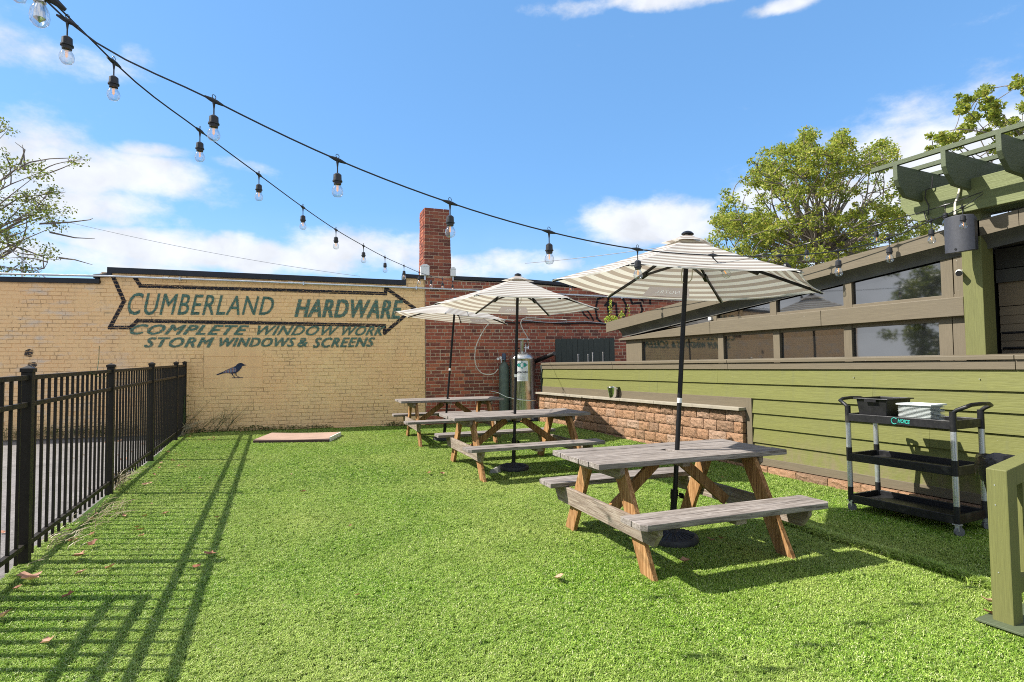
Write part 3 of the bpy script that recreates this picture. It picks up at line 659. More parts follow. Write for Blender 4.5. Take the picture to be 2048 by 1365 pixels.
# chimney
ch_ = thing('brick_chimney', 'tall square red brick chimney rising from the wall top', 'chimney', tuple(WP+WD*2.67+Vector((0, 0, 3.57))), WA+R(7))
s0, s1 = -.005, .58; dep = .55; zc = 0.0; r_ = 0
big = []
while zc < 1.55:
    taper = .012*max(0, (1.55-max(zc, 0))); w0, w1 = s0-taper*1.2, s1+taper*2.6
    hh = CO
    xs_ = [w0, w0+.115+.11*(r_ % 2), w0+.34+.11*(r_ % 2)-(.0), w1]
    for a, b in zip(xs_, xs_[1:]):
        mb = MB(); j = random.uniform(-.004, .004); mb.box(a+.006, b-.006, j, .10, zc+.006, zc+hh-.006); part('brick', mb, M['chimneybrick'], ch_, bevel=.003)
    ys_ = [.105, .105+.10+.10*(r_ % 2), .105+.31, dep]
    ys_ = sorted(set(ys_))
    for a, b in zip([.0+.108]+ys_[1:], ys_[1:]+[]):
        mb = MB(); j = random.uniform(-.004, .004); mb.box(w0+j, w0+.10, a+.006 if a > .11 else a, b-.006, zc+.006, zc+hh-.006); part('brick', mb, M['chimneybrick'], ch_, bevel=.003)
    mb = MB(); mb.box(w1-.10, w1+j, .11, dep, zc+.006, zc+hh-.006); mb.box(w0+.11, w1-.11, dep-.1, dep, zc+.006, zc+hh-.006); big.append(mb)
    zc += hh; r_ += 1
mb = MB()
for b_ in big: mb.add(b_.v, b_.f)
part('rear_brickwork', mb, M['redbrick'], ch_, kind='stuff')
mb = MB(); mb.prism([(s0-.012, .0), (s1+.04, .0), (s1-.008, 1.54), (s0+.012, 1.54)], .006, dep-.008); part('mortar_core', mb, M['mortar'], ch_)
# white junction boxes either side
for nm, u, v, h_, lab in (('bracket_box', 842, 536, .30, 'white sheet metal box at the left foot of the chimney'), ('bracket_box', 899, 540, .22, 'small white capped box at the right foot of the chimney')):
    s_ = 2.56 if u < 870 else 3.24
    t = thing(nm, lab, 'metal box', tuple(WP+WD*s_+Vector((0, 0, 3.58))), WA)
    mb = MB(); wdt = .20 if u < 870 else .12; mb.box(0, wdt, -.10, -.012, -.02, h_*.62); part('box_body', mb, M['white'], t, bevel=.008)
    mb = MB(); mb.prism([(-.01, h_*.62), (wdt+.01, h_*.62), (wdt*.7, h_*.62+.05), (wdt*.3, h_*.62+.05)], -.105, -.008); part('box_cap', mb, M['white'], t)
    mb = MB(); mb.box(wdt*.4, wdt*.6, -.06, -.04, -.12, -.02); part('mounting_strap', mb, M['conduit'], t)
# conduit across the wall
t = thing('steel_conduit', 'long thin galvanised conduit running across both brick walls', 'conduit', (WP.x, WP.y, 0), WA)
pp = [(-12, 3.36), (-5.5, 3.385), (-3.6, 3.385), (-1.2, 3.345), (2.67, 3.268), (5.15, 3.215), (6.8, 3.165), (9.1, 3.10), (10.4, 3.06)]
mb = MB(); mb.tube([(a, -.06, b) for a, b in pp], .021, 10); part('pipe', mb, M['conduit'], t, smooth=True)
for s_, z_ in ((-2.6, 3.37), (-.2, 3.325), (2.2, 3.277), (4.6, 3.226), (7.2, 3.152)):
    mb = MB(); mb.tube([(s_-.05, -.06, z_+.001), (s_+.05, -.06, z_-.001)], .028, 10); part('coupling', mb, M['conduit'], t, smooth=True)
    mb = MB(); mb.box(s_+.25, s_+.28, -.085, .0, z_-.04, z_+.03); part('clamp', mb, M['conduit'], t)
# black cable bundle + grey cable on red wall
def wall_pt(s_, y, z): p = WP+WD*s_+Vector((-WD.y, WD.x, 0))*y; return Vector((p.x, p.y, z))
mb = MB(); mb.tube([wall_pt(s_, -.03, 2.53-.012*(s_-3.9)+.012*math.sin(s_*5)) for s_ in np.linspace(3.9, 7.6, 26)], .018, 6)
solo('black_cable', mb, M['black'], 'thick black cable clipped along the red brick wall', 'cable', smooth=True)
mb = MB(); mb.tube([wall_pt(s_, -.06, 2.555-.012*(s_-3.9)+.02*math.sin(s_*4+1)) for s_ in np.linspace(4.95, 7.7, 24)], .010, 6)
solo('grey_cable', mb, M['wire'], 'thin pale grey cable looping over the black cable on the red wall', 'cable', smooth=True)

# ------------------------------------------------------------------ fence
ft = thing('metal_fence', 'black aluminium picket fence running from the left edge to the yellow wall', 'fence', (FX(5.47), 5.47, gz(-1.3, 5.47)), 0)
def fence_panel(t, P0, P1, npk, post0=True, post1=False, H=1.466):
    d = (P1-P0); ln = d.length; d.normalize()
    def post(P):
        mb = MB(); z = gz(P.x, P.y); m4 = Matrix.Translation((P.x, P.y, z)) @ Matrix.Rotation(math.atan2(d.y, d.x), 4, 'Z')
        q = .034; mb.box(-q, q, -q, q, -.05, H-.05, m4); part('post', mb, M['bronze'], t, world=True, bevel=.003)
        mb = MB(); q2 = .040; k = len(mb.v); vs = [m4 @ Vector(p) for p in ((-q2, -q2, H-.05), (q2, -q2, H-.05), (q2, q2, H-.05), (-q2, q2, H-.05), (-q2, -q2, H-.022), (q2, -q2, H-.022), (q2, q2, H-.022), (-q2, q2, H-.022), (0, 0, H))]
        mb.add(vs, [(0, 3, 2, 1), (0, 1, 5, 4), (1, 2, 6, 5), (2, 3, 7, 6), (3, 0, 4, 7), (4, 5, 8), (5, 6, 8), (6, 7, 8), (7, 4, 8)]); part('post_cap', mb, M['bronze'], t, world=True)
    if post0: post(P0)
    if post1: post(P1)
    a = P0+d*.034; b = P1-d*.034; za = gz(a.x, a.y); zb = gz(b.x, b.y)
    for z_ in (.135, 1.175, 1.375):
        mb = MB(); mb.bar((a.x, a.y, za+z_), (b.x, b.y, zb+z_), .036, .034); part('rail', mb, M['bronze'], t, world=True)
    for k in range(npk):
        p = P0+d*ln*(k+1)/(npk+1); z = gz(p.x, p.y); mb = MB(); mb.box(-.0095, .0095, -.0095, .0095, .035, 1.375, Matrix.Translation((p.x, p.y, z)) @ Matrix.Rotation(math.atan2(d.y, d.x), 4, 'Z')); part('picket', mb, M['bronze'], t, world=True)
fy = [.79, 3.13, 5.47, 7.81, 10.10, 12.36, 13.44]
for k, (a, b) in enumerate(zip(fy, fy[1:])):
    fence_panel(ft, Vector((FX(a), a, 0)), Vector((FX(b), b, 0)), 15 if b-a > 2 else 7, True, k == len(fy)-2)
gt = thing('fence_gate', 'open black metal gate swung back outside the fence at far left', 'gate', (-1.86, 4.9, gz(-1.8, 4.9)), 0)
fence_panel(gt, Vector((-1.86, 3.3, 0)), Vector((-1.72, 4.92, 0)), 10, True, True, 1.40)

# ------------------------------------------------------------------ picnic tables
def table(cx, cy, ang, L_, W_, H_, bh, bo, bl, fx, fy_, label, fade=1.0):
    t = thing('picnic_table', label, 'picnic table', (cx, cy, gz(cx, cy)), ang, 'weathered picnic tables on the turf')
    th = .04
    nb = 5; bw_ = W_/nb
    for k in range(nb):
        y0 = -W_/2+k*bw_; e0, e1 = random.uniform(-.008, .008), random.uniform(-.008, .008)
        z_ = random.uniform(-.002, .002)
        if k == 2:      # middle board is notched round the umbrella pole
            for a, b in ((-L_/2+e0, -.028), (.028, L_/2+e1)):
                mb = MB(); mb.box(a, b, y0+.003, y0+bw_-.003, H_-th+z_, H_+z_); part('tabletop_board', mb, M['greywood'], t, bevel=.004)
        else:
            mb = MB(); mb.box(-L_/2+e0, L_/2+e1, y0+.003, y0+bw_-.003, H_-th+z_, H_+z_); part('tabletop_board', mb, M['greywood'], t, bevel=.004)
    for sg in (-1, 1):
        for k in range(2):
            w2 = .135; y1 = sg*(bo-.003-k*(w2+.006)); y2 = y1-sg*w2; ya, yb = min(y1, y2), max(y1, y2); c = .035
            outer = (k == 0); poly = [(-bl/2, ya), (bl/2, ya), (bl/2, yb), (-bl/2, yb)]
            if outer and sg < 0: poly = [(-bl/2+c, ya), (bl/2-c, ya), (bl/2, ya+c), (bl/2, yb), (-bl/2, yb), (-bl/2, ya+c)]
            if outer and sg > 0: poly = [(-bl/2, ya), (bl/2, ya), (bl/2, yb-c), (bl/2-c, yb), (-bl/2+c, yb), (-bl/2, yb-c)]
            mb = MB(); mb.prism(poly, bh-th, bh+random.uniform(-.002, .003), 'z'); part('bench_board', mb, M['greywood'], t, bevel=.004)
    top_in = W_/2-.15
    for ex in (-1, 1):
        x = ex*fx
        for sg in (-1, 1):
            a = Vector((x, sg*fy_, .045)); b = Vector((x, sg*top_in, H_-th-.045)); d = (b-a).normalized()
            # plank with ends cut level with ground and tabletop
            hw = .068/abs(d.z); ty = .019
            poly = [(sg*fy_-hw, -.01), (sg*fy_+hw, -.01), (sg*(top_in)+hw, H_-th), (sg*(top_in)-hw, H_-th)]
            mb = MB(); mb.prism(poly, x-ty, x+ty, 'x'); part('leg', mb, M['legwood'], t, bevel=.004)
            for dz, dy_ in ((0, .02), (.03, -.03)):
                zz = bh-th-.07+dz; yy = sg*(fy_+(top_in-fy_)*(zz/(H_-th)))+dy_
                mb = MB(); mb.tube([(x-ex*-1*.019-.0*ex, yy, zz), (x+ex*.045, yy, zz)], .009, 8); part('bolt', mb, M['chrome'], t, smooth=True)
        # bench bearer outside the legs, ends cut on the slant
        xb = x+ex*.0385
        mb = MB(); mb.prism([(-bo+.05, bh-th-.05), (-bo+.12, bh-th-.14), (bo-.12, bh-th-.14), (bo-.05, bh-th-.05), (bo-.05, bh-th), (-bo+.05, bh-th)], xb-.019, xb+.019, 'x'); part('bench_bearer', mb, M['bracewood'], t, bevel=.004)
        mb = MB(); mb.prism([(-W_/2+.04, H_-th-.05), (-W_/2+.09, H_-th-.09), (W_/2-.09, H_-th-.09), (W_/2-.04, H_-th-.05), (W_/2-.04, H_-th), (-W_/2+.04, H_-th)], xb-.019, xb+.019, 'x'); part('top_bearer', mb, M['bracewood'], t, bevel=.004)
        # diagonal brace from bearer middle to the tabletop centre
        mb = MB(); mb.bar((x-ex*.03, 0, bh-th-.10), (ex*.12, 0, H_-th-.05), .085, .036, (0, 1, 0)); part('brace', mb, M['legwood'], t, bevel=.004)
    mb = MB(); mb.box(-.10, -.035, -W_/2+.06, W_/2-.06, H_-th-.038, H_-th-.001); part('centre_cleat', mb, M['bracewood'], t, bevel=.003)
    for sg in (-1, 1):
        ya, yb = sorted((sg*(bo-.03), sg*(bo-.25))); mb = MB(); mb.box(-.045, .045, ya, yb, bh-th-.04, bh-th-.001); part('bench_cleat', mb, M['bracewood'], t, bevel=.003)
    return t
table(3.22, 3.71, -.098, 1.72, .775, .742, .425, .852, 1.60, .60, .61, 'nearest weathered wooden picnic table, with its umbrella pole through the top')
table(3.512, 7.156, -.096, 1.93, .83, .741, .411, .92, 1.84, .688, .735, 'middle grey wooden picnic table with a stone by its umbrella stand')
table(3.641, 10.149, -.127, 1.88, .86, .747, .43, .96, 1.88, .666, .74, 'farthest picnic table, standing before the yellow and red brick walls')

# ------------------------------------------------------------------ umbrellas
LOGO = []
def logo_flat():      # flat artwork: a taupe rectangle with the letters cut out, and the letters themselves
    if LOGO: return LOGO[0]
    c = bpy.data.curves.new('lettering', 'FONT'); c.body = 'N\u00dcTRL'; c.offset = .012; c.space_character = 1.12; c.resolution_u = 3
    o = bpy.data.objects.new('lettering', c); COL.objects.link(o); bpy.context.view_layer.update()
    bpy.context.view_layer.objects.active = o; o.select_set(True); bpy.ops.object.convert(target='CURVE'); cu = o.data
    co_ = [p.co for s_ in cu.splines for p in (s_.bezier_points if s_.type == 'BEZIER' else s_.points)]
    x0, x1 = min(p[0] for p in co_), max(p[0] for p in co_); y0, y1 = min(p[1] for p in co_), max(p[1] for p in co_)
    sx, sy = .56/(x1-x0), .40/(y1-y0); u0_, v0_ = .22-x0*sx, .36-y0*sy
    def rect(xa, xb, ya, yb):
        sp = cu.splines.new('POLY'); sp.points.add(3)
        for p, (x, y) in zip(sp.points, ((xa, ya), (xb, ya), (xb, yb), (xa, yb))): p.co = ((x-u0_)/sx, (y-v0_)/sy, 0, 1)
        sp.use_cyclic_u = True
    for j in range(26):
        if j not in (6, 14, 19): rect(.22+.56*j/26, .22+.56*(j+.62)/26, .21, .26)
    def mesh_of():
        dg = bpy.context.evaluated_depsgraph_get(); cu.update_tag(); bpy.context.view_layer.update(); me = bpy.data.meshes.new_from_object(o.evaluated_get(bpy.context.evaluated_depsgraph_get()))
        vs = [(v.co.x*sx+u0_, v.co.y*sy+v0_) for v in me.vertices]; fs = [tuple(p.vertices) for p in me.polygons]; bpy.data.meshes.remove(me); return vs, fs
    cu.dimensions = '2D'; cu.fill_mode = 'BOTH'
    tv, tf = mesh_of(); rect(0, 1, 0, 1); pv, pf = mesh_of(); bpy.data.objects.remove(o); LOGO.append((pv, pf, tv, tf)); return LOGO[0]
def umbrella(p, label, logo, basept, loop=True):
    cx, cy, zr, Rr, rot, tx, ty, ha = p
    up = Vector((tx, ty, 1)).normalized(); e1 = Vector((1, 0, 0)); e1 = (e1-up*up.x).normalized(); e2 = up.cross(e1)
    C = Vector((cx, cy, zr)); base = C-up*((zr-basept.z)/up.z)
    t = thing('patio_umbrella', label, 'umbrella', tuple(base), 0, 'striped umbrellas over the picnic tables')
    A = C+up*ha
    V = [C+(e1*math.cos(rot+k*math.pi/3)+e2*math.sin(rot+k*math.pi/3))*Rr for k in range(6)]
    inv = tmat(t).inverted()
    def pt(a, b, r_, q):   # on a panel: r_ radial 0..1, q across 0..1
        e = a.lerp(b, q); x = A.lerp(e, r_); sag = .035*math.sin(math.pi*q)*r_*(1.0); sag2 = .02*math.sin(math.pi*r_)
        return x-up*(sag*.55+sag2)+(A-C).normalized()*0
    for k in range(6):
        a, b = V[k], V[(k+1) % 6]; mb = MB(); uv = []
        RR = [.03, .13, .23, .33, .43, .53, .63, .69, .745, .79, .84, .89, .935, .97, 1.0]; QQ = [0, .1, .2, .28, .36, .43, .5, .57, .64, .72, .8, .9, 1.0]; nr, nq = len(RR)-1, len(QQ)-1
        for i_ in range(nr+1):
            for j in range(nq+1):
                r_ = RR[i_]; q = QQ[j]; x = pt(a, b, r_, q)
                if i_ == nr: x = x-(x-C)*(.035*math.sin(math.pi*q))
                mb.v.append(tuple(x)); uv.append((q, r_))
        for i_ in range(nr):
            for j in range(nq):
                if k == logo and 8 <= i_ < 12 and 3 <= j < 9: continue
                v_ = i_*(nq+1)+j; mb.f.append((v_, v_+1, v_+nq+2, v_+nq+1))
        mb.xf(inv); me = mb.mesh('canopy_panel', M['fabric'], True, False)
        ul = me.uv_layers.new(name='uv')
        for l_ in me.loops: ul.data[l_.index].uv = uv[l_.vertex_index]
        o = part('canopy_panel', me, None, t)
        if k == logo:
            n_ = (b-A).cross(a-A).normalized()
            if n_.dot(up) < 0: n_ = -n_
            upv = (A-(a+b)/2).normalized(); rt = upv.cross(n_).normalized(); sgn = 1 if (b-a).dot(rt) > 0 else -1
            def fnl(x, y): return inv @ pt(a, b, .935-.19*y, .5+sgn*(x-.5)*.44)      # patch coordinates 0..1, read from outside
            pv, pf, tv, tf = logo_flat()
            mb = MB(); mb.add([fnl(x, y) for x, y in pv], pf); part('logo_patch', mb, M['taupe'], t, fix=False)
            mb = MB(); mb.add([fnl(x, y) for x, y in tv], tf); part('logo_lettering', mb, M['cream'], t, fix=False)
    # vent cap
    mb = MB(); uv = []
    for k in range(6):
        a, b = V[k], V[(k+1) % 6]
        for q in (0, .25, .5, .75):
            r_ = .20-.018*math.sin(math.pi*q*1.0)*1.2; e = A.lerp(a.lerp(b, q), r_); mb.v.append(tuple(e+up*(.022)))
    n_ = 24; mb.v += [tuple(A.lerp(Vector(x), .45)+up*.012) for x in mb.v[:24]]; mb.v.append(tuple(A+up*.030)); mb.v += []
    mb.f = [(i_, (i_+1) % n_, n_+(i_+1) % n_, n_+i_) for i_ in range(n_)]+[(n_+i_, n_+(i_+1) % n_, 2*n_) for i_ in range(n_)]
    mb.xf(inv); me = mb.mesh('vent_cap', M['fabric'], True, False); ul = me.uv_layers.new(name='uv')
    for l_ in me.loops: ul.data[l_.index].uv = (0, [.23, .1][l_.vertex_index >= 24] if l_.vertex_index < 48 else 0)
    part('vent_cap', me, None, t)
    mb = MB(); m4 = Matrix((e1, e2, up)).transposed().to_4x4(); m4.translation = A+up*.022; mb.lathe([(.05, 0), (.05, .008), (.035, .022), (.012, .03), (.0001, .032)], 16, M_=m4); part('finial', mb, M['pole'], t, world=True, smooth=True)
    # pole, hub, runner
    mb = MB(); mb.tube([base+up*.05, base+up*.8, A+up*.03], .0195, 14); part('pole', mb, M['pole'], t, world=True, smooth=True)
    mb = MB(); mb.tube([A-up*.055, A-up*.02], .045, 12); part('hub', mb, M['pole'], t, world=True, smooth=True)
    RN = A-up*(ha*.52); mb = MB(); mb.tube([RN-up*.05, RN+up*.03], .034, 12); part('runner', mb, M['pole'], t, world=True, smooth=True)
    mb = MB(); cr = C-up*.95; mb.tube([cr-up*.02, cr+up*.02], .0205, 10); part('white_tag', mb, M['white'], t, world=True)
    for k in range(6):
        mb = MB(); a = A-up*.035; b = V[k]-up*.012; mid = a.lerp(b, .5)-up*.022
        mb.bar(a, mid, .014, .022, up); mb.bar(mid, b, .014, .022, up); part('rib', mb, M['pole'], t, world=True)
        mb = MB(); m_s = a.lerp(b, .50)-up*.034; mb.bar(RN, m_s, .016, .018, up); part('strut', mb, M['pole'], t, world=True)
        mb = MB(); dd = (b-a).normalized(); mb.bar(m_s-dd*.04, m_s+dd*.04, .03, .04, up); part('rib_bracket', mb, M['pole'], t, world=True)
        mb = MB(); mb.bar(b-dd*.10, b+dd*.006, .038, .006, up); part('corner_pocket', mb, M['cream'], t, world=True)
    if loop:
        s_ = (e1*.7-e2*.7); mb = MB(); q = [RN+s_*.03*k_+up*z_ for k_, z_ in ((1, .0), (1.8, -.06), (1.7, -.14), (.9, -.17))]
        s2 = (e1*-.7+e2*.2); q += [RN+s2*.04-up*.17, RN+s2*.05-up*.1, RN+s2*.03]
        mb.tube(q, .005, 6); part('pull_cord', mb, M['rope'], t, world=True, smooth=True)
    return t, base, up
U1 = (3.372, 3.629, 2.152, -1.095, 2.602, .058, -.04, .403); U2 = (3.502, 6.999, 2.316, -1.127, 2.753, .041, .005, .399); U3 = (3.686, 9.986, 2.391, -1.12, 15.75, .077, -.043, .342)
umb = [umbrella(U1, 'nearest beige striped umbrella, open over the closest picnic table', 1, G(1350, 1083)), umbrella(U2, 'middle beige striped umbrella with its pole before the steel gas tank', 1, G(1028, 938)), umbrella(U3, 'farthest beige striped umbrella, partly hidden behind the middle one', 0, G(885, 880), False)]
def stand(P, up, label, tube_=True, rr=.205):
    t = thing('umbrella_stand', label, 'umbrella base', tuple((P.x, P.y, gz(P.x, P.y))), 0, 'round black umbrella bases')
    mb = MB(); mb.lathe([(rr*.98, 0), (rr, .012), (rr, .042), (rr*.965, .052), (rr*.93, .050), (rr*.90, .054), (rr*.5, .074), (rr*.16, .085), (rr*.15, .10), (.0001, .10)], 48); part('base_disc', mb, M['resin'], t, smooth=True)
    for k in range(24):
        a = 2*math.pi*k/24; c, s_ = math.cos(a), math.sin(a); mb = MB()
        mb.tube([(c*rr*.22, s_*rr*.22, .082), (c*rr*.5, s_*rr*.5, .0755), (c*rr*.84, s_*rr*.84, .060)], [.003, .0055, .0075], 5); part('raised_spoke', mb, M['resin'], t, smooth=True)
    if tube_:
        mb = MB(); d = up*1.0; mb.tube([Vector((0, 0, .09)), Vector((0, 0, .09))+d*.30], .0265, 14); mb.tube([Vector((0, 0, .09))+d*.26, Vector((0, 0, .09))+d*.33], .031, 14); part('stand_tube', mb, M['pole'], t, smooth=True)
        mb = MB(); q = Vector((0, 0, .09))+d*.28; mb.tube([q, q+Vector((.05, -.03, 0))], .007, 8); mb.box(q.x+.045, q.x+.055, q.y-.055, q.y-.005, q.z-.02, q.z+.02); part('clamp_knob', mb, M['pole'], t)
    return t
stand(umb[0][1], umb[0][2], 'black round resin umbrella base under the nearest table'); stand(umb[1][1], umb[1][2], 'black round umbrella base with a grey stone leaning on it, under the middle table'); stand(umb[2][1], umb[2][2], 'black round umbrella base in shade under the farthest table')
P4 = G(1068, 847); t4 = stand(P4, Vector((0, 0, 1)), 'spare black umbrella base without a pole, beside the steel gas tank', False)
mb = MB(); mb.tube([(0, 0, .09), (0, 0, .20)], .022, 12); mb.tube([(-.05, 0, .16), (.05, 0, .16)], .008, 8); part('stub_tube', mb, M['chrome'], t4, smooth=True)
Pr = G(990, 947); mb = MB(); mb.add([(Pr.x+x, Pr.y+y, Pr.z+z) for x, y, z in ((-.10, -.02, 0), (.02, -.05, 0), (.09, .0, 0), (.0, .05, 0), (-.07, -.01, .05), (.03, -.02, .085), (.075, .01, .10), (.01, .04, .06))], [(0, 1, 5, 4), (1, 2, 6, 5), (2, 3, 7, 6), (3, 0, 4, 7), (4, 5, 6, 7), (0, 3, 2, 1)])
solo('rock', mb, M['rock'], 'small grey wedge of stone leaning on the middle umbrella base', 'stone', bevel=.006, origin=Pr)

# ------------------------------------------------------------------ brown hatch board on the lawn
a, b, c, d = G(508, 887), G(657, 885), G(655, 866), G(530, 867)
t = thing('ground_hatch', 'low flat pinkish tan board platform lying on the turf by the yellow wall', 'platform', tuple(a), 0)
ux = (b-a).normalized(); uy = Vector((-ux.y, ux.x, 0)); wd_ = (b-a).length; dp_ = .88; m4 = Matrix((ux, uy, Vector((0, 0, 1)))).transposed().to_4x4(); m4.translation = a
mb = MB()
nx = 14
for j in range(2):
    for i_ in range(nx+1):
        x = wd_*i_/nx; sagz = .055+.012*(abs(i_/nx-.5)*2)**2; mb.v.append((x, j*dp_, sagz+j*.02)); 
mb.v += [(x, y, .045+(.02 if y > .1 else 0)) for (x, y, z) in mb.v[:2*(nx+1)]]; K = nx+1
mb.f = [(i_, i_+1, K+i_+1, K+i_) for i_ in range(nx)]+[(2*K+i_, 3*K+i_, 3*K+i_+1, 2*K+i_+1) for i_ in range(nx)]+[(i_, 2*K+i_, 2*K+i_+1, i_+1) for i_ in range(nx)]+[(K+i_, K+i_+1, 3*K+i_+1, 3*K+i_) for i_ in range(nx)]+[(0, K, 3*K, 2*K), (nx, 2*K+nx, 3*K+nx, K+nx)]
mb.xf(m4); part('top_board', mb, M['hatch'], t, world=True, smooth=False)
for (x0, x1, y0, y1) in ((-.01, wd_+.01, -.025, .0), (-.012, .02, .0, dp_), (wd_-.02, wd_+.012, .0, dp_)):
    mb = MB(); mb.box(x0, x1, y0, y1, -.01, .05, m4); part('frame_board', mb, M['hatchedge'], t, world=True, bevel=.003)
mb = MB(); mb.box(wd_+.013, wd_+.03, .02, dp_-.05, 0, .09, m4); part('edge_strip', mb, M['white'], t, world=True)

# ------------------------------------------------------------------ gas tank, cylinder, hoses
TP = WP+WD*4.81+Vector((-WD.y, WD.x, 0))*-.42; TP.z = gz(TP.x, TP.y)
t = thing('gas_tank', 'large upright stainless steel nitrogen tank against the red brick wall', 'gas tank', tuple(TP), WA)
r_ = .285; mb = MB(); mb.lathe([(.20, .02), (.24, .05), (r_, .06), (r_, 1.40), (r_+.004, 1.405), (r_+.004, 1.44), (r_, 1.445), (.27, 1.48), (.21, 1.53), (.13, 1.575), (.06, 1.59), (.0001, 1.59)], 40); part('tank_body', mb, M['steel'], t, smooth=True)
mb = MB(); mb.lathe([(.24, 0), (.24, .05), (.0001, .05)], 30); part('base_ring', mb, M['black'], t, smooth=True)
mb = MB(); mb.lathe([(.21, 1.845), (.225, 1.85), (.225, 1.872), (.21, 1.877), (.15, 1.868), (.15, 1.855)], 36); mb.v = mb.v; part('handling_ring', mb, M['steel'], t, smooth=True)
for a in (0.4, 2.5, 4.6):
    mb = MB(); c_, s_ = math.cos(a), math.sin(a); mb.bar((c_*.10, s_*.10, 1.57), (c_*.17, s_*.17, 1.86), .04, .008, (c_, s_, 0)); part('ring_support', mb, M['steel'], t)
mb = MB(); mb.box(-.035, .03, -.03, .03, 1.58, 1.85); part('neck_plate', mb, M['steel'], t, bevel=.005)
mb = MB(); mb.tube([(.08, -.05, 1.58), (.08, -.05, 1.72)], .014, 10); mb.tube([(.04, -.05, 1.67), (.14, -.05, 1.67)], .013, 10); mb.tube([(.14, -.05, 1.64), (.14, -.05, 1.71)], .022, 10); mb.tube([(.08, -.05, 1.72), (.08, -.08, 1.76)], .02, 10); part('valve', mb, M['chrome'], t, smooth=True)
mb = MB(); mb.tube([(-.12, -.06, 1.60), (-.12, -.06, 1.67)], .012, 8); mb.tube([(-.15, -.06, 1.66), (-.07, -.06, 1.66)], .014, 8); part('relief_valve', mb, M['black'], t, smooth=True)
def curved(x0, x1, z0, z1, r, n=8):
    mb = MB()
    for j in range(n+1):
        a = (x0+(x1-x0)*j/n)/r; mb.v += [(r*math.sin(a), -r*math.cos(a), z0), (r*math.sin(a), -r*math.cos(a), z1)]
    mb.f = [(2*j, 2*j+2, 2*j+3, 2*j+1) for j in range(n)]; return mb
ang0 = Matrix.Rotation(-.10, 4, 'Z')
lb = part('paper_label', curved(-.19, .095, .92, 1.375, r_+.003).xf(ang0), M['white'], t, fix=False, smooth=True)
def onlab(x0, x1, z0, z1, off): 
    return lambda x, y: tuple(ang0 @ Vector(((r_+off)*math.sin((x0+(x1-x0)*x)/r_), -(r_+off)*math.cos((x0+(x1-x0)*x)/r_), z0+(z1-z0)*y)))
f_ = onlab(-.185, .09, 1.19, 1.37, .005); mb = MB(); mb.add([f_(x, y) for x, y in ((0, .5), (.25, .25), (.5, 0), (.75, .25), (1, .5), (.75, .75), (.5, 1), (.25, .75))], [tuple(range(8))]); part('green_diamond', mb, M['tealdark'], lb, fix=False)
mb = MB(); mb.add([tuple(ang0 @ Vector(((r_+.0065)*math.sin(x/r_), -(r_+.0065)*math.cos(x/r_), z))) for x, z in ((-.155, 1.28), (-.1, 1.245), (-.0475, 1.215), (.01, 1.245), (.06, 1.28), (.01, 1.315), (-.0475, 1.345), (-.1, 1.315))], [tuple(range(8))]); part('diamond_centre', mb, M['labelteal'], lb, fix=False)
text_part('label_lettering', 'NITROGEN', M['ink'], lb, onlab(-.175, .08, 1.095, 1.14, .005), bold=.04)
mb = MB()
for z_ in (1.06, 1.03, 1.005, .98, .955):
    f_ = onlab(-.15, .06-random.random()*.05, z_, z_+.008, .005); mb.add([f_(x, 0) for x in (0, .33, .66, 1)]+[f_(x, 1) for x in (0, .33, .66, 1)], [(0, 1, 5, 4), (1, 2, 6, 5), (2, 3, 7, 6)])
part('small_print', mb, M['wire'], lb, fix=False)
CP = WP+WD*4.42+Vector((-WD.y, WD.x, 0))*-.30; CP.z = gz(CP.x, CP.y)
t2 = thing('gas_cylinder', 'slim dull green gas cylinder with gauges left of the steel tank', 'gas cylinder', tuple(CP), WA)
rc = .118; mb = MB(); mb.lathe([(.10, 0), (rc, .02), (rc, 1.22), (.108, 1.28), (.08, 1.335), (.05, 1.365), (.035, 1.38), (.035, 1.41), (.0001, 1.41)], 28); part('cylinder_body', mb, M['cyl'], t2, smooth=True)
mb = MB(); mb.lathe([(.045, 1.41), (.045, 1.55), (.038, 1.57), (.0001, 1.575)], 16); part('valve_cap', mb, M['bluecap'], t2, smooth=True)
mb = MB(); mb.tube([(0, -.03, 1.42), (-.06, -.06, 1.42), (-.10, -.08, 1.40)], .012, 8); mb.tube([(-.08, -.07, 1.36), (-.08, -.07, 1.44)], .017, 8); part('regulator', mb, M['chrome'], t2, smooth=True)
for gx, gz_ in ((-.165, 1.445), (-.10, 1.47)):
    mb = MB(); mb.tube([(gx, -.10, gz_), (gx, -.075, gz_)], .028, 16); g_ = part('gauge', mb, M['chrome'], t2, smooth=True)
    mb = MB(); mb.tube([(gx, -.103, gz_), (gx, -.1005, gz_)], .023, 16); part('gauge_face', mb, M['white'], g_)
mb = MB(); mb.tube([wall_pt(4.0+x, -.62+y, z) for x, y, z in ((.08, .22, .93), (.22, .12, .90), (.40, .04, .80), (.70, -.08, .73), (.92, -.11, .715), (1.12, -.08, .73), (1.20, .1, .80), (1.22, .5, .86))], .0075, 6)
solo('steel_chain', mb, M['chrome'], 'thin steel chain looped round the cylinder and the tank', 'chain', smooth=True)
def hose(pts, label):
    q = [Vector(p) for p in pts]; out = []
    for i_ in range(len(q)-1):
        p0, p1, p2, p3 = q[max(i_-1, 0)], q[i_], q[i_+1], q[min(i_+2, len(q)-1)]
        for s_ in range(6):
            t_ = s_/6; out.append(.5*((2*p1)+(-p0+p2)*t_+(2*p0-5*p1+4*p2-p3)*t_*t_+(-p0+3*p1-3*p2+p3)*t_**3))
    mb = MB(); mb.tube(out+[q[-1]], .011, 8); solo('gas_hose', mb, M['rope'], label, 'hose', 'pale hoses from the gas tanks', smooth=True)
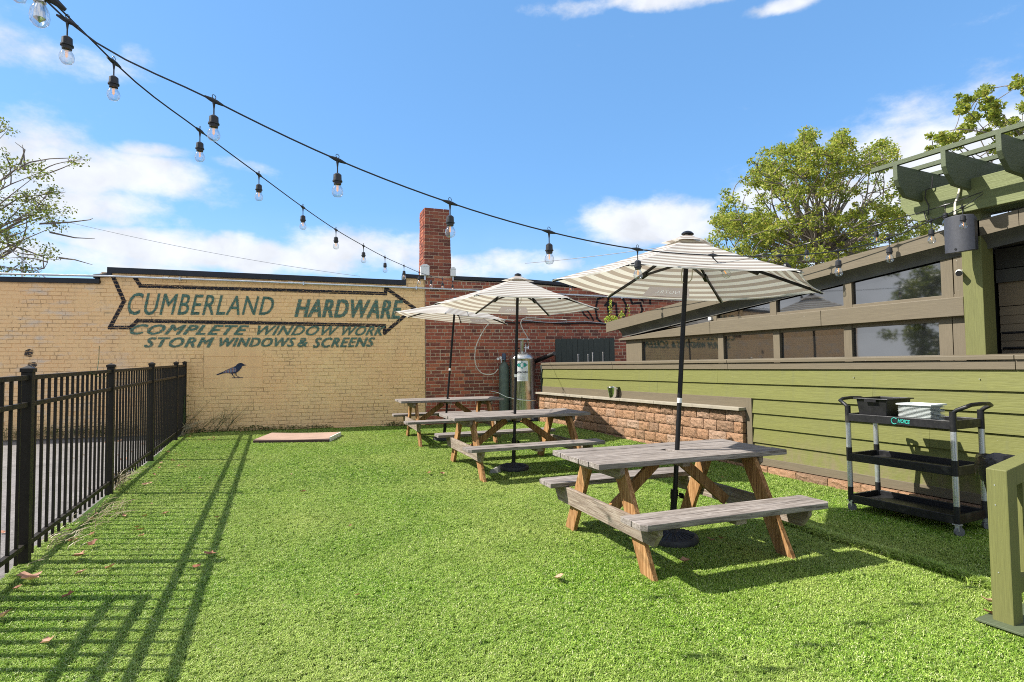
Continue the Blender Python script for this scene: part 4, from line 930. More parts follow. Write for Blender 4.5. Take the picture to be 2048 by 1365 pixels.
hose([wall_pt(s_, -.35, z) for s_, z in ((4.27, 1.43), (4.18, 1.33), (4.02, 1.30), (3.84, 1.38), (3.74, 1.6), (3.77, 1.95), (3.93, 2.28), (4.08, 2.47), (4.25, 2.56), (4.55, 2.54), (4.66, 2.53))], 'pale hose looping from the cylinder gauges up the wall')
hose([wall_pt(s_, -.40, z) for s_, z in ((4.98, 1.9), (4.97, 2.1), (4.86, 2.30), (4.80, 2.46), (4.86, 2.57), (5.05, 2.59), (5.4, 2.57), (5.9, 2.55))], 'pale hose rising from the steel tank valve to the cable')

# ------------------------------------------------------------------ green clapboard wall + stone bar
XW = 6.25
gw = thing('clapboard_wall', 'low moss green clapboard wall with a taupe cap along the right side', 'wall', (XW, 6, 0), 0)
YN, YF = .6, 11.25
zs = [1.415, 1.224, 1.031, .84, .650, .457, .265]
for k in range(6):
    zt, zb = zs[k], zs[k+1]
    near_only = k >= 2
    y1 = 5.52 if near_only else YF
    cuts = [YN, 3.35+.0*k, y1] if k % 2 else [YN, 2.1, y1]
    if not near_only: cuts = [YN, 3.9 if k else 2.4, 7.4 if k else 6.1, YF]
    for a, b in zip(cuts, cuts[1:]):
        mb = MB(); mb.prism([(XW-.003, zt+.012), (XW-.026, zb), (XW-.014, zb), (XW+.004, zt+.012)], a+.0012, b-.0012); part('clapboard', mb, M['green'], gw, world=True)
mb = MB(); mb.box(XW+.004, XW+.12, YN, YF, .1, 1.46); part('wall_core', mb, M['blackdark'], gw, world=True)
for a, b in ((YN, 2.62), (2.625, 5.9), (5.905, 8.6), (8.605, YF+.02)):
    mb = MB(); mb.prism([(XW-.026, 1.418), (XW-.0, 1.418), (XW-.0, 1.50), (XW-.026, 1.50)], a, b); part('trim_board', mb, M['brown'], gw, world=True, bevel=.002)
    mb = MB(); mb.prism([(XW-.045, 1.506), (XW+.17, 1.525), (XW+.17, 1.56), (XW-.045, 1.545)], a, b); part('cap_board', mb, M['brown'], gw, world=True, bevel=.004)
mb = MB(); mb.box(XW-.030, XW+.01, YN, 5.50, .172, .268); part('skirt_board', mb, M['brown'], gw, world=True, bevel=.003)
mb = MB(); mb.box(XW-.028, XW+.004, 5.60, YF, .905, 1.035); part('bar_trim', mb, M['brown'], gw, world=True, bevel=.003)
mb = MB(); mb.box(XW-.034, XW+.004, 5.505, 5.60, .10, 1.035); part('corner_trim', mb, M['brownv'], gw, world=True, bevel=.003)
mb = MB(); mb.box(XW-.03, XW+.05, YF, YF+.06, .2, 1.5); part('end_trim', mb, M['darkfence'], gw, world=True)
for yv in (4.1, 2.9): 
    mb = MB(); mb.tube([(XW-.03, yv, 1.33), (XW-.0, yv, 1.33)], .004, 6); part('nail', mb, M['conduit'], gw, world=True)
def rough_block(x0, x1, y0, y1, z0, z1, seed):
    rnd = random.Random(seed); mb = MB(); ny, nz = 8, 5; k0 = 0; e = .005
    for j in range(nz+1):
        for i_ in range(ny+1):
            edge = i_ in (0, ny) or j in (0, nz); x = x0+(rnd.uniform(.004, .012) if edge else -rnd.uniform(-.004, .013)); mb.v.append((x, y0+e+(y1-y0-2*e)*i_/ny+(rnd.uniform(-.002, .002) if edge else rnd.uniform(-.008, .008)), z0+e+(z1-z0-2*e)*j/nz+(rnd.uniform(-.0025, .0025) if edge else rnd.uniform(-.006, .006))))
    K = ny+1; mb.f = [(j*K+i_, j*K+i_+1, (j+1)*K+i_+1, (j+1)*K+i_) for j in range(nz) for i_ in range(ny)]
    k = len(mb.v); mb.v += [(x1, y0+e, z0+e), (x1, y1-e, z0+e), (x1, y1-e, z1-e), (x1, y0+e, z1-e)]
    bot = list(range(K)); top = list(range(nz*K, nz*K+K)); lf = [j*K for j in range(nz+1)]; rt = [j*K+ny for j in range(nz+1)]
    mb.f += [tuple(bot+[k+1, k]), tuple(top+[k+2, k+3]), tuple(lf+[k+3, k]), tuple(rt+[k+2, k+1]), (k, k+1, k+2, k+3)]; return mb
bar = thing('stone_bar', 'tan split face stone block bar under a pale stone counter', 'stone bar', (6.15, 8.4, gz(6.15, 8.4)), 0)
for r_ in range(7):
    z1 = .858-r_*.152; z0_ = z1-.152; y = 5.607; rnd = random.Random(r_); first = True
    if z1 < .05: break
    while y < 11.3:
        ln = rnd.uniform(.22, .33) if not first else (.16 if r_ % 2 else .30); first = False
        if z1 > gz(6.15, y+ln/2)-.02:
            part('stone_block', rough_block(6.155, 6.235, y, min(y+ln, 11.35), z0_, z1, rnd.random()), M['stone'], bar, world=True, smooth=False)
        y += ln
mb = MB(); mb.box(6.19, 6.24, 5.66, 11.3, .02, .858); part('joint_fill', mb, M['hatchedge'], bar, world=True)
yy = 5.60
while yy < 11.2:
    ln = random.uniform(.80, .95); mb = MB(); mb.box(6.085, 6.222, yy+.002, min(yy+ln, 11.35)-.002, .862+random.uniform(0, .003), .905+random.uniform(0, .003)); part('counter_slab', mb, M['slab'], bar, world=True, bevel=.004); yy += ln
ft2 = thing('stone_footing', 'single course of rough tan blocks at the foot of the green wall', 'stone footing', (6.17, 3.2, gz(6.17, 3.2)), 0)
y = 1.2
while y < 5.6:
    ln = random.uniform(.36, .46); part('stone_block', rough_block(6.165, 6.26, y, min(y+ln, 5.66), .035, .168, y), M['stone'], ft2, world=True); y += ln
mb = MB(); mb.box(6.10, 6.30, 1.0, 5.66, -.05, .036); part('footing_edge', mb, M['hatchedge'], ft2, world=True)
# bucket on the counter
bp = PX(1226, 795, 6.15); t = thing('steel_bucket', 'small shiny steel bucket standing on the stone counter', 'bucket', (6.16, bp.y, .907), 0); t.scale = (1.35, 1.35, 1.4)
mb = MB(); mb.lathe([(.055, 0), (.058, .004), (.082, .128), (.088, .135), (.086, .14), (.078, .132), (.052, .008), (.0001, .008)], 28); part('bucket_body', mb, M['chrome'], t, smooth=True)
for s_ in (-1, 1): mb = MB(); mb.lathe([(.010, -.006), (.014, 0), (.010, .006)], 10, (0, s_*.08, .115)); part('handle_lug', mb, M['chrome'], t, smooth=True)

# small dark board fence behind the green wall + downspout
t = thing('board_fence', 'short charcoal dog eared board fence between the red wall and the roof', 'fence', (6.9, 11.2, 1.2), 0)
y_f = 11.32; A_ = Vector(cam.ray(1111, 678)); A_ = A_*(y_f/A_.y); B_ = Vector(cam.ray(1229, 676)); xb = B_.x*y_f/B_.y
dirf = Vector((xb-A_.x, 0, 0)); ln = dirf.length/11
for k in range(11):
    x0 = A_.x+k*ln; x1 = x0+ln-.006; c_ = .02; zt = 2.10+random.uniform(-.006, .006)+.003*k; mb = MB(); mb.prism([(x0, 1.0), (x1, 1.0), (x1, zt-c_), (x1-c_, zt), (x0+c_, zt), (x0, zt-c_)], y_f+random.uniform(-.003, .003), y_f+.022); part('fence_board', mb, M['darkfence'], t, world=True)
mb = MB(); mb.box(A_.x, xb, y_f+.024, y_f+.06, 1.7, 1.78); part('fence_rail', mb, M['darkfence'], t, world=True)
for k, (u, dz) in enumerate(((1156, .20), (1176, .19), (1185, .22), (1206, .22))):
    q = PX(u, 722, 6.45); mb = MB(); mb.box(-.011, .011, -.008, .008, 0, dz+.0); mb.box(-.012, .016, -.012, .012, dz, dz+.025)
    o = solo('tap_handle', mb, M['alum'], ('first', 'second', 'third', 'fourth')[k]+' slim steel handle from the left before the charcoal fence', 'handle', 'steel handles standing behind the wall cap'); o.location = (6.46, q.y, 1.50)
mb = MB(); q0 = PX(1068, 724, 6.35); q1 = PX(1109, 707, 6.5); mb.tube([q0-Vector((.05, 0, .30)), q0-Vector((.02, 0, .08)), q0, q0.lerp(q1, .6), q1], [.05, .055, .055, .05, .045], 10)
solo('downspout', mb, M['black'], 'black corrugated downspout elbow left of the charcoal fence', 'downspout', smooth=True)

# ------------------------------------------------------------------ right building with strip windows and sloping roof
bd = thing('patio_building', 'taupe patio building with sloping roof edge and long strip windows', 'building', (6.6, 5.5, 0), 0)
XG, XB = 6.52, 6.44
def ray_on(X, u, v): p = PX(u, v, X); return p.y, p.z
# fascia
fa = [ray_on(6.36, 1212, 645), ray_on(6.36, 1600, 543), ray_on(6.36, 1868, 462), ray_on(6.36, 2100, 390)]
fb = [ray_on(6.36, 1212, 665), ray_on(6.36, 1600, 566), ray_on(6.36, 1868, 495), ray_on(6.36, 2100, 440)]
# straight edges fitted through the points
def fit(ps): 
    ys_ = np.array([p[0] for p in ps[:3]]); zs_ = np.array([p[1] for p in ps[:3]]); k, c = np.polyfit(ys_, zs_, 1); return lambda y: k*y+c
zfa, zfb = fit(fa), fit(fb); y_r = fa[0][0]
for a, b in ((-.5, 2.6), (2.605, 6.2), (6.205, y_r)):
    mb = MB(); mb.add([(6.36, a, zfb(a)), (6.36, b, zfb(b)), (6.36, b, zfa(b)), (6.36, a, zfa(a)), (6.40, a, zfb(a)), (6.40, b, zfb(b)), (6.40, b, zfa(b)), (6.40, a, zfa(a))], [(0, 1, 2, 3), (4, 7, 6, 5), (0, 4, 5, 1), (3, 2, 6, 7), (0, 3, 7, 4), (1, 5, 6, 2)]); part('fascia_board', mb, M['brown'], bd, world=True)
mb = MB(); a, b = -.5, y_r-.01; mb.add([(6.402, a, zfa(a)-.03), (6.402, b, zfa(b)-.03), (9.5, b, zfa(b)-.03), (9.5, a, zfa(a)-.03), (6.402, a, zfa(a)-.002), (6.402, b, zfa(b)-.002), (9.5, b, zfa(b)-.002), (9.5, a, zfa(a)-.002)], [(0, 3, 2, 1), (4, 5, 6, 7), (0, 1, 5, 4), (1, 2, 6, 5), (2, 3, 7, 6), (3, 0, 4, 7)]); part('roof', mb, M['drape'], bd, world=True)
# soffit cloth, bulging
dl = fit([ray_on(6.47, 1250, 674), ray_on(6.47, 1548, 603), ray_on(6.47, 1880, 521)])
mb = MB(); ny = 60; y_d0, y_d1 = -.5, ray_on(6.47, 1245, 680)[0]; prof = 7
for i_ in range(ny+1):
    y = y_d0+(y_d1-y_d0)*i_/ny; z0_, z1_ = dl(y), zfb(y)-.0
    for j in range(prof+1):
        f_ = j/prof; x = 6.47-.10*f_+.035*math.sin(math.pi*f_)+.008*math.sin(y*7+f_*4)*math.sin(math.pi*f_); mb.v.append((x, y, z0_+(z1_-z0_)*f_))
mb.f = [(i_*(prof+1)+j, i_*(prof+1)+j+1, (i_+1)*(prof+1)+j+1, (i_+1)*(prof+1)+j) for i_ in range(ny) for j in range(prof)]
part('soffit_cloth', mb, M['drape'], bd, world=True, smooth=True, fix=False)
YL = 8.50; YR = 3.09
zb0, zb1 = 1.94, 2.145       # brown band
def topz(y): return dl(y)
# middle band, proud, its top pinched under the sloping cloth at the far end
for a, b in ((YR, 4.6), (4.605, 6.4), (6.405, 8.66)):
    za, zb_ = min(zb1, topz(a)), min(zb1, topz(b)); ym = None
    mb = MB(); mb.add([(XB-.03, a, zb0), (XB-.03, b, zb0), (XB-.03, b, max(zb0+.004, zb_-.02)), (XB-.03, a, za-.02), (XG+.02, a, zb0), (XG+.02, b, zb0), (XG+.02, b, max(zb0+.006, zb_)), (XG+.02, a, za)], [(0, 1, 2, 3), (4, 7, 6, 5), (0, 4, 5, 1), (3, 2, 6, 7), (0, 3, 7, 4), (1, 5, 6, 2)]); part('band_board', mb, M['brown'], bd, world=True, bevel=.004)
def vy(u, v=715): return PX(u, v, XG).y
# lower windows: frame opening from z 1.56 to 1.90
low = [(1288, 1441), (1452, 1552), (1565, 1694), (1710, 1885)]; zl0, zl1 = 1.56, 1.895
mull = []
for (u0, u1) in low:
    a, b = vy(u1), vy(u0)
    mb = MB(); mb.box(XG-.004, XG, a, b, zl0-.05, zl1+.01); w_ = part('window_pane', mb, M['glass'], bd, world=True)
    mull.append((a, b))
edges = [(YL+.02, mull[0][1])]+[(mull[k][0], mull[k+1][1]) for k in range(3)]+[(mull[3][0], YR)]
for k, (b, a) in enumerate(edges):
    if a > b: a, b = b, a
    if k < 4:
        mb = MB(); mb.box(XG-.045, XG+.03, a, b, 1.50, zb0+.01); part('mullion', mb, M['brownv'], bd, world=True, bevel=.003)
    else:
        ys_ = [a, vy(1912), vy(1912)+.012, b]
        ys_ = sorted([a, vy(1912), vy(1913.5), b])
        for c0, c1 in ((ys_[0], ys_[1]), (ys_[2], ys_[3])):
            mb = MB(); mb.box(XG-.045, XG+.03, c0, c1, 1.50, zb0+.01); part('casing_board', mb, M['brownv'], bd, world=True, bevel=.002)
mb = MB(); mb.box(XG-.03, XG+.02, mull[3][0], mull[0][1], zl1, zb0+.005); part('head_board', mb, M['brown'], bd, world=True)
# upper windows: trapezoids between the band and the cloth
upw = [(1436, 1543), (1556, 1691), (1708, 1888)]
ue = []
for (u0, u1) in [(1300, 1425)]+upw:
    a, b = vy(u1, 600), vy(u0, 600); mb = MB(); z0_ = zb1+.015
    ta, tb = topz(a)+.03, topz(b)+.03
    if tb < z0_: tb = z0_+.002
    if ta < z0_: ta = z0_+.004
    mb.add([(XG, a, z0_-.06), (XG, b, z0_-.06), (XG, b, tb), (XG, a, ta), (XG+.004, a, z0_-.06), (XG+.004, b, z0_-.06), (XG+.004, b, tb), (XG+.004, a, ta)], [(0, 1, 2, 3), (4, 7, 6, 5), (0, 4, 5, 1), (3, 2, 6, 7), (0, 3, 7, 4), (1, 5, 6, 2)]); part('window_pane', mb, M['glass'], bd, world=True)
    ue.append((a, b))
for (c0, c1) in [(ue[k+1][1], ue[k][0]) for k in range(3)]+[(vy(1912, 600), ue[3][0])]+[(YR, vy(1914, 600))]:
    a, b = min(c0, c1), max(c0, c1); mb = MB(); mb.add([(XG-.04, a, zb1-.03), (XG-.04, b, zb1-.03), (XG-.04, b, topz(b)+.06), (XG-.04, a, topz(a)+.06), (XG+.03, a, zb1-.03), (XG+.03, b, zb1-.03), (XG+.03, b, topz(b)+.06), (XG+.03, a, topz(a)+.06)], [(0, 1, 2, 3), (4, 7, 6, 5), (0, 4, 5, 1), (3, 2, 6, 7), (0, 3, 7, 4), (1, 5, 6, 2)]); part('mullion', mb, M['brownv'], bd, world=True, bevel=.002)
mb = MB(); mb.box(XG-.035, XG+.02, YR, ue[1][1], zb1-.02, zb1+.02); part('sill_board', mb, M['brown'], bd, world=True, bevel=.003)
mb = MB(); mb.add([(XG+.035, YR, .2), (XG+.035, YL, .2), (XG+.035, YL, topz(YL)+.05), (XG+.035, YR, topz(YR)+.05), (9.4, YR, .2), (9.4, YL, .2), (9.4, YL, topz(YL)), (9.4, YR, topz(YR))], [(0, 1, 2, 3), (4, 7, 6, 5), (0, 4, 5, 1), (3, 2, 6, 7), (0, 3, 7, 4), (1, 5, 6, 2)]); part('interior_wall', mb, M['blackdark'], bd, world=True)
# porch part to the right of the post: header, dark beams, boards painted as the clapboards mirrored in the door glass
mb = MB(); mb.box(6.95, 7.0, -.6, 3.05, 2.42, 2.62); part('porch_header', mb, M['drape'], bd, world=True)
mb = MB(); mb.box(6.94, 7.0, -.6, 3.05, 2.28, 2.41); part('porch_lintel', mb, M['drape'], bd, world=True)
for k in range(11):
    mb = MB(); mb.prism([(6.99, 1.10+k*.085+.088), (6.978, 1.10+k*.085), (6.985, 1.10+k*.085), (6.995, 1.10+k*.085+.088)], 1.2, 3.05); part('mirrored_siding_board', mb, M['mirrorsiding'], bd, world=True)
mb = MB(); mb.box(6.98, 6.99, 1.2, 3.05, 2.045, 2.28); part('door_pane', mb, M['mirrorsiding'], bd, world=True)  # top panel of the mirrored boards, reflection put into the colour
for y in (2.62-.04, 1.5): 
    mb = MB(); mb.box(6.95, 6.979, y, y+.05, 1.2, 2.28); part('door_frame', mb, M['black'], bd, world=True)
for z_ in (1.62, 1.77): mb = MB(); mb.tube([(6.90, 1.2, z_), (6.90, 3.0, z_)], .012, 8); part('push_bar', mb, M['black'], bd, world=True)
mb = MB(); mb.box(6.55, 6.97, -.6, 3.08, 2.64, 2.70); part('porch_soffit', mb, M['drape'], bd, world=True)
mb = MB(); mb.box(7.0, 9.4, -.6, 3.05, .2, 2.64); part('interior_wall', mb, M['blackdark'], bd, world=True)
# little white box under the cloth
q = PX(1422, 637, 6.47); mb = MB(); mb.box(6.44, 6.48, q.y-.02, q.y+.03, q.z-.03, q.z+.02); solo('small_white_box', mb, M['white'], 'tiny white sensor box tucked under the roof cloth', 'sensor')

# ------------------------------------------------------------------ pergola
pg = thing('pergola', 'moss green timber pergola corner with notched rafter tails', 'pergola', (6.4, 2.98, 1.3), 0)
XP = 6.36
mb = MB(); mb.box(XP, XP+.21, 2.90, 3.065, .9, 2.93); part('post', mb, M['greenpost'], pg, world=True, bevel=.006)
XBm = 6.27
poly = [(3.555, 3.215), (3.555, 3.12), (3.53, 3.06), (3.43, 2.945), (3.38, 2.918), (.3, 2.918), (.3, 3.22), (3.50, 3.22)]
mb = MB(); mb.prism(poly, XBm, XBm+.088, 'x'); part('beam', mb, M['greenbeam'], pg, world=True, bevel=.004)
mb = MB(); mb.prism(poly[::1], XP+.212, XP+.30, 'x'); part('beam', mb, M['greenbeam'], pg, world=True, bevel=.004)
for k, y in enumerate((3.34, 2.915, 2.49, 2.065, 1.64, 1.215)):
    pr = [(5.86, 3.285), (5.90, 3.22), (6.0, 3.13), (6.07, 3.125), (XBm, 3.10+.015), (XBm, 3.222), (6.66, 3.222), (8.3, 3.222), (8.3, 3.43), (5.86, 3.43)]
    mb = MB(); mb.prism(pr, y-.0, y+.042, 'y'); part('rafter', mb, M['greenraft'], pg, world=True, bevel=.003)
for k, x in enumerate((5.87, 6.22, 6.57, 6.92, 7.27, 7.62)):
    mb = MB(); mb.box(x, x+.04, .3, 3.60-.03*(k % 2), 3.432, 3.475); part('purlin', mb, M['greenraft'], pg, world=True, bevel=.002)
# speaker
t = thing('wall_speaker', 'charcoal curved outdoor speaker mounted on the green pergola post', 'speaker', (6.10, 2.95, 2.68), 0)
mb = MB(); n_ = 10; 
for j in range(n_+1):
    q = -1+2*j/n_; y = .125*q; x = -.05*(1-q*q)**.5 if abs(q) < 1 else 0; 
    for z_ in (-.165, .165): mb.v.append((x-.02*(1-q*q), y, z_+(.006*(1-q*q) if z_ > 0 else -.012*(1-q*q))))
mb.f = [(2*j, 2*j+2, 2*j+3, 2*j+1) for j in range(n_)]; k = len(mb.v); mb.v += [(.13, -.09, -.15), (.13, .09, -.15), (.13, .09, .15), (.13, -.09, .15)]
mb.f += [tuple([2*j for j in range(n_+1)]+[k+1, k]), tuple([2*j+1 for j in range(n_+1)][::-1]+[k+3, k+2]), (0, k, k+3, 1), (2*n_, 2*n_+1, k+2, k+1), (k, k+1, k+2, k+3)]
part('speaker_body', mb, M['speaker'], t, smooth=True, bevel=.006)
mb = MB(); mb.box(.02, .17, -.03, .03, .165, .185); mb.box(.13, .25, -.035, .035, -.05, .05); part('speaker_bracket', mb, M['conduit'], t, bevel=.003)
mb = MB(); mb.lathe([(.010, 0), (.010, .003), (.0001, .003)], 12, M_=Matrix.Translation((-.071, .0, -.145)) @ Matrix.Rotation(-math.pi/2, 4, 'Y')); part('speaker_badge', mb, M['pole'], t)
t = thing('security_camera', 'small grey bullet camera beside the pergola post', 'camera', tuple(PX(1918, 545, 6.36)), 0)
mb = MB(); d_ = Vector((-.75, -.35, -.2)).normalized(); mb.tube([(0, 0, 0), d_*.09], .028, 14); part('camera_body', mb, M['white'], t, smooth=True); mb = MB(); mb.tube([d_*.0905, d_*.096], .027, 14); part('camera_lens', mb, M['black'], t, smooth=True)
mb = MB(); mb.tube([(0, 0, 0), (.06, -.01, .02)], .012, 8); part('camera_mount', mb, M['white'], t, smooth=True)
# speaker cable and black leads on the beam
mb = MB(); mb.tube([PX(1921, 372, 6.26), PX(1916, 392, 6.25), PX(1910, 408, 6.2), PX(1910, 430, 6.15)], .010, 6); solo('speaker_cable', mb, M['rope'], 'pale cable dropping from the rafter to the speaker', 'cable', smooth=True)
mb = MB(); mb.tube([PX(1865, 352, 6.24), PX(1864, 375, 6.24), PX(1852, 380, 6.23), PX(1850, 396, 6.23), PX(1858, 412, 6.25), PX(1856, 430, 6.25), PX(1848, 425, 6.25), PX(1853, 441, 6.24), PX(1862, 444, 6.24)], .006, 6); solo('black_lead', mb, M['black'], 'black lead tangled on the end of the pergola beam', 'cable', smooth=True)

# ------------------------------------------------------------------ string lights
def bulb_proto():
    me = {}
    mb = MB(); mb.lathe([(.0001, 0), (.010, -.001), (.021, -.010), (.022, -.040), (.026, -.041), (.026, -.047), (.021, -.048), (.0195, -.062), (.0001, -.062)], 14); me['socket'] = mb.mesh('socket', M['black'], True)
    mb = MB(); mb.lathe([(.013, -.060), (.018, -.068), (.026, -.082), (.0305, -.098), (.0285, -.113), (.019, -.126), (.0001, -.131)], 16); me['glass_bulb'] = mb.mesh('glass_bulb', M['bulb'], True)
    mb = MB(); mb.tube([(0, 0, -.066), (0, 0, -.10)], .0016, 5); mb.tube([(-.004, 0, -.066), (-.004, 0, -.096)], .0012, 5); mb.tube([(.004, 0, -.066), (.004, 0, -.096)], .0012, 5); me['filament'] = mb.mesh('filament', M['filament'])
    return me
BPR = bulb_proto()
def strand(label, anchors, junc, tilts=None, lead=None):
    t = thing('string_light', label, 'string light', tuple(junc[0]), 0, 'strings of bulbs across the sky')
    # smooth cable through the points
    q = ([anchors[0]] if anchors[0] is not None else [])+list(junc)+([anchors[1]] if anchors[1] is not None else [])
    out = []
    for i_ in range(len(q)-1):
        p0, p1, p2, p3 = q[max(i_-1, 0)], q[i_], q[i_+1], q[min(i_+2, len(q)-1)]
        for s_ in range(5):
            t_ = s_/5; d1 = (p2-p1).length; m1 = (p2-p0)*(d1/max(1e-6, (p1-p0).length+d1)) if i_ else (p2-p1); m2 = (p3-p1)*(d1/max(1e-6, (p3-p2).length+d1)) if i_ < len(q)-2 else (p2-p1)
            t2, t3 = t_*t_, t_**3; out.append(p1*(2*t3-3*t2+1)+m1*(t3-2*t2+t_)+p2*(3*t2-2*t3)+m2*(t3-t2))
    mb = MB(); mb.tube(out+[q[-1]], .0042, 6); part('cable', mb, M['black'], t, world=True, smooth=True)
    for i_, p in enumerate(junc):
        d = (junc[min(i_+1, len(junc)-1)]-junc[max(i_-1, 0)]).normalized(); tl = (tilts or {}).get(i_, 0); dn_ = (Vector((0, 0, -1))+d*tl).normalized()
        mb = MB(); mb.tube([p-d*.045, p-d*.012, p+d*.012, p+d*.045], [.005, .011, .011, .005], 8); mb.tube([p, p+Vector((0, 0, -.02)), p+dn_*.03+Vector((0, 0, -.012)), p+dn_*.075], [.010, .006, .0035, .0035], 6)
        lp_ = [p+Vector((0, 0, .008))+d*(.009*math.cos(a_))+Vector((0, 0, .012+.010*math.sin(a_))) for a_ in np.linspace(-1.2, 4.4, 9)]; mb.tube(lp_, .0018, 5)
        part('drop_lead', mb, M['black'], t, world=True, smooth=True)
        rot = Vector((0, 0, -1)).rotation_difference(dn_).to_matrix().to_4x4()
        loc = p+dn_*.072; so_ = bpy.data.objects.new('socket', BPR['socket']); COL.objects.link(so_); so_.parent = t; so_.matrix_local = tmat(t).inverted() @ Matrix.Translation(loc) @ rot
        for nm in ('glass_bulb', 'filament'):
            o = bpy.data.objects.new(nm, BPR[nm]); COL.objects.link(o); o.parent = so_
    return t
P0 = PD(98, 12, 2.6); P1 = PX(1966, 388, 6.22)
dS = (P1-P0); dS.z = 0; dS.normalize()
def PVp(u, v, p, d):
    r = Vector(cam.ray(u, v)); n_ = Vector((-d.y, d.x)); t_ = (p.x*n_.x+p.y*n_.y)/(r.x*n_.x+r.y*n_.y); q = r*t_; return Vector((q.x, q.y, q.z+CH))
S1 = [(135, 42), (428, 202), (675, 320), (900, 406), (1098, 464), (1275, 499), (1426, 511), (1560, 512), (1676, 502), (1778, 477), (1862, 442), (1925, 415)]
POLE = Vector((-1.75, 2.35, 4.0))
strand('front string of clear bulbs sagging from top left to the pergola', (POLE, P1), [PVp(u, v, P0, dS) for u, v in S1], {6: .9, 7: .8})
P2 = Vector((4.8, 12.4, 0)); dS2 = (P2-P0); dS2.z = 0; dS2.normalize()
S2 = [(228, 125), (400, 262), (518, 350), (606, 415), (672, 460), (727, 492), (770, 515), (808, 532), (838, 545), (862, 553), (885, 558), (905, 563)]
j2 = [PVp(u, v, P0, dS2) for u, v in S2]
E2 = wall_pt(4.35, -.03, 3.42)
strand('rear string of clear bulbs running from top left towards the chimney', (POLE+Vector((0, 0, -.02)), E2), j2)
# third: from the wall back to the pergola, behind the near umbrella
dS3 = (P1-E2); dS3.z = 0; dS3.normalize()
j3 = [PVp(u, v, E2, dS3) for u, v in ((1141, 562), (1260, 556), (1400, 536), (1520, 510), (1613, 488), (1752, 450), (1890, 411))]
strand('string of clear bulbs strung low behind the nearest umbrella', (E2, P1+Vector((0, 0, .02))), j3)
# two more bulbs hanging by the porch header at right
mb = MB(); t = thing('pendant_bulb', 'clear bulb hanging under the porch soffit at the right edge', 'light bulb', tuple(PX(2017, 428, 6.62)), 0)
mb.tube([(0, 0, 0), (0, 0, .09)], .004, 6); part('drop_lead', mb, M['black'], t)
for nm in ('socket', 'glass_bulb', 'filament'):
    o = bpy.data.objects.new(nm, BPR[nm]); COL.objects.link(o); o.parent = t
# near anchor hardware and wrapped bulb at top left
t = thing('light_cluster', 'black connector with a large clear bulb hanging in the top left corner', 'light bulb', tuple(PD(80, -4, 2.45)), 0)
mb = MB(); mb.tube([(-.05, 0, .03), (.05, 0, .0), (.085, .02, -.02)], [.012, .018, .008], 8); part('connector', mb, M['black'], t, smooth=True)
mb = MB(); mb.lathe([(.012, .03), (.022, .02), (.023, -.02), (.0001, -.02)], 14); part('socket', mb, M['chrome'], t, smooth=True)
mb = MB(); mb.lathe([(.014, -.018), (.022, -.03), (.033, -.055), (.037, -.085), (.033, -.108), (.018, -.124), (.0001, -.128)], 18); part('glass_bulb', mb, M['bulb'], t, smooth=True)
mb = MB(); mb.lathe([(.012, -.02), (.020, -.05), (.022, -.09), (.0001, -.11)], 10); part('inner_reflector', mb, M['chrome'], t, smooth=True)
mb = MB(); mb.lathe([(.01, .03), (.024, .02), (.028, -.03), (.012, -.045)], 12, M_=Matrix.Translation((-.06, -.01, -.0)) @ Matrix.Rotation(.4, 4, 'Y')); part('side_bulb', mb, M['bulb'], t, smooth=True)
t = thing('light_pole', 'tall slim steel pole holding the light strings at the left', 'pole', (POLE.x, POLE.y, gz(-1.7, 2.3)), 0)
mb = MB(); mb.tube([(0, 0, -.1), (0, 0, 3.98)], .03, 12); part('shaft', mb, M['black'], t, smooth=True)
# overhead utility wires
def wire(a, b, sag, label, r=.012):
    pts = [a.lerp(b, k/20)-Vector((0, 0, sag*4*(k/20)*(1-k/20))) for k in range(21)]; mb = MB(); mb.tube(pts, r, 5); solo('utility_wire', mb, M['wirefar'], label, 'wire', smooth=True)
wire(PD(-60, 395, 20), PD(720, 553, 22), .25, 'thin utility wire slanting down across the sky at left', .008)
wire(PD(1050, 527, 24), PD(1340, 492, 20), .05, 'faint utility wire behind the nearest umbrella', .014)
wire(PD(20, 500, 14), PD(96, 560, 15), .0, 'short guy wire by the thin pole at far left', .010)
t = thing('antenna_mast', 'thin grey mast rising behind the yellow wall at far left', 'mast', tuple(PD(44, 560, 30)), 0)
hh = (PD(44, 480, 30)-PD(44, 560, 30)).z; mb = MB(); mb.tube([(0, 0, -3), (0, 0, hh)], .05, 8); part('shaft', mb, M['conduit'], t, smooth=True)
for z_ in (.3, .9, 1.5): mb = MB(); mb.tube([(0, 0, z_), (.15, 0, z_)], .03, 6); part('rung', mb, M['conduit'], t)

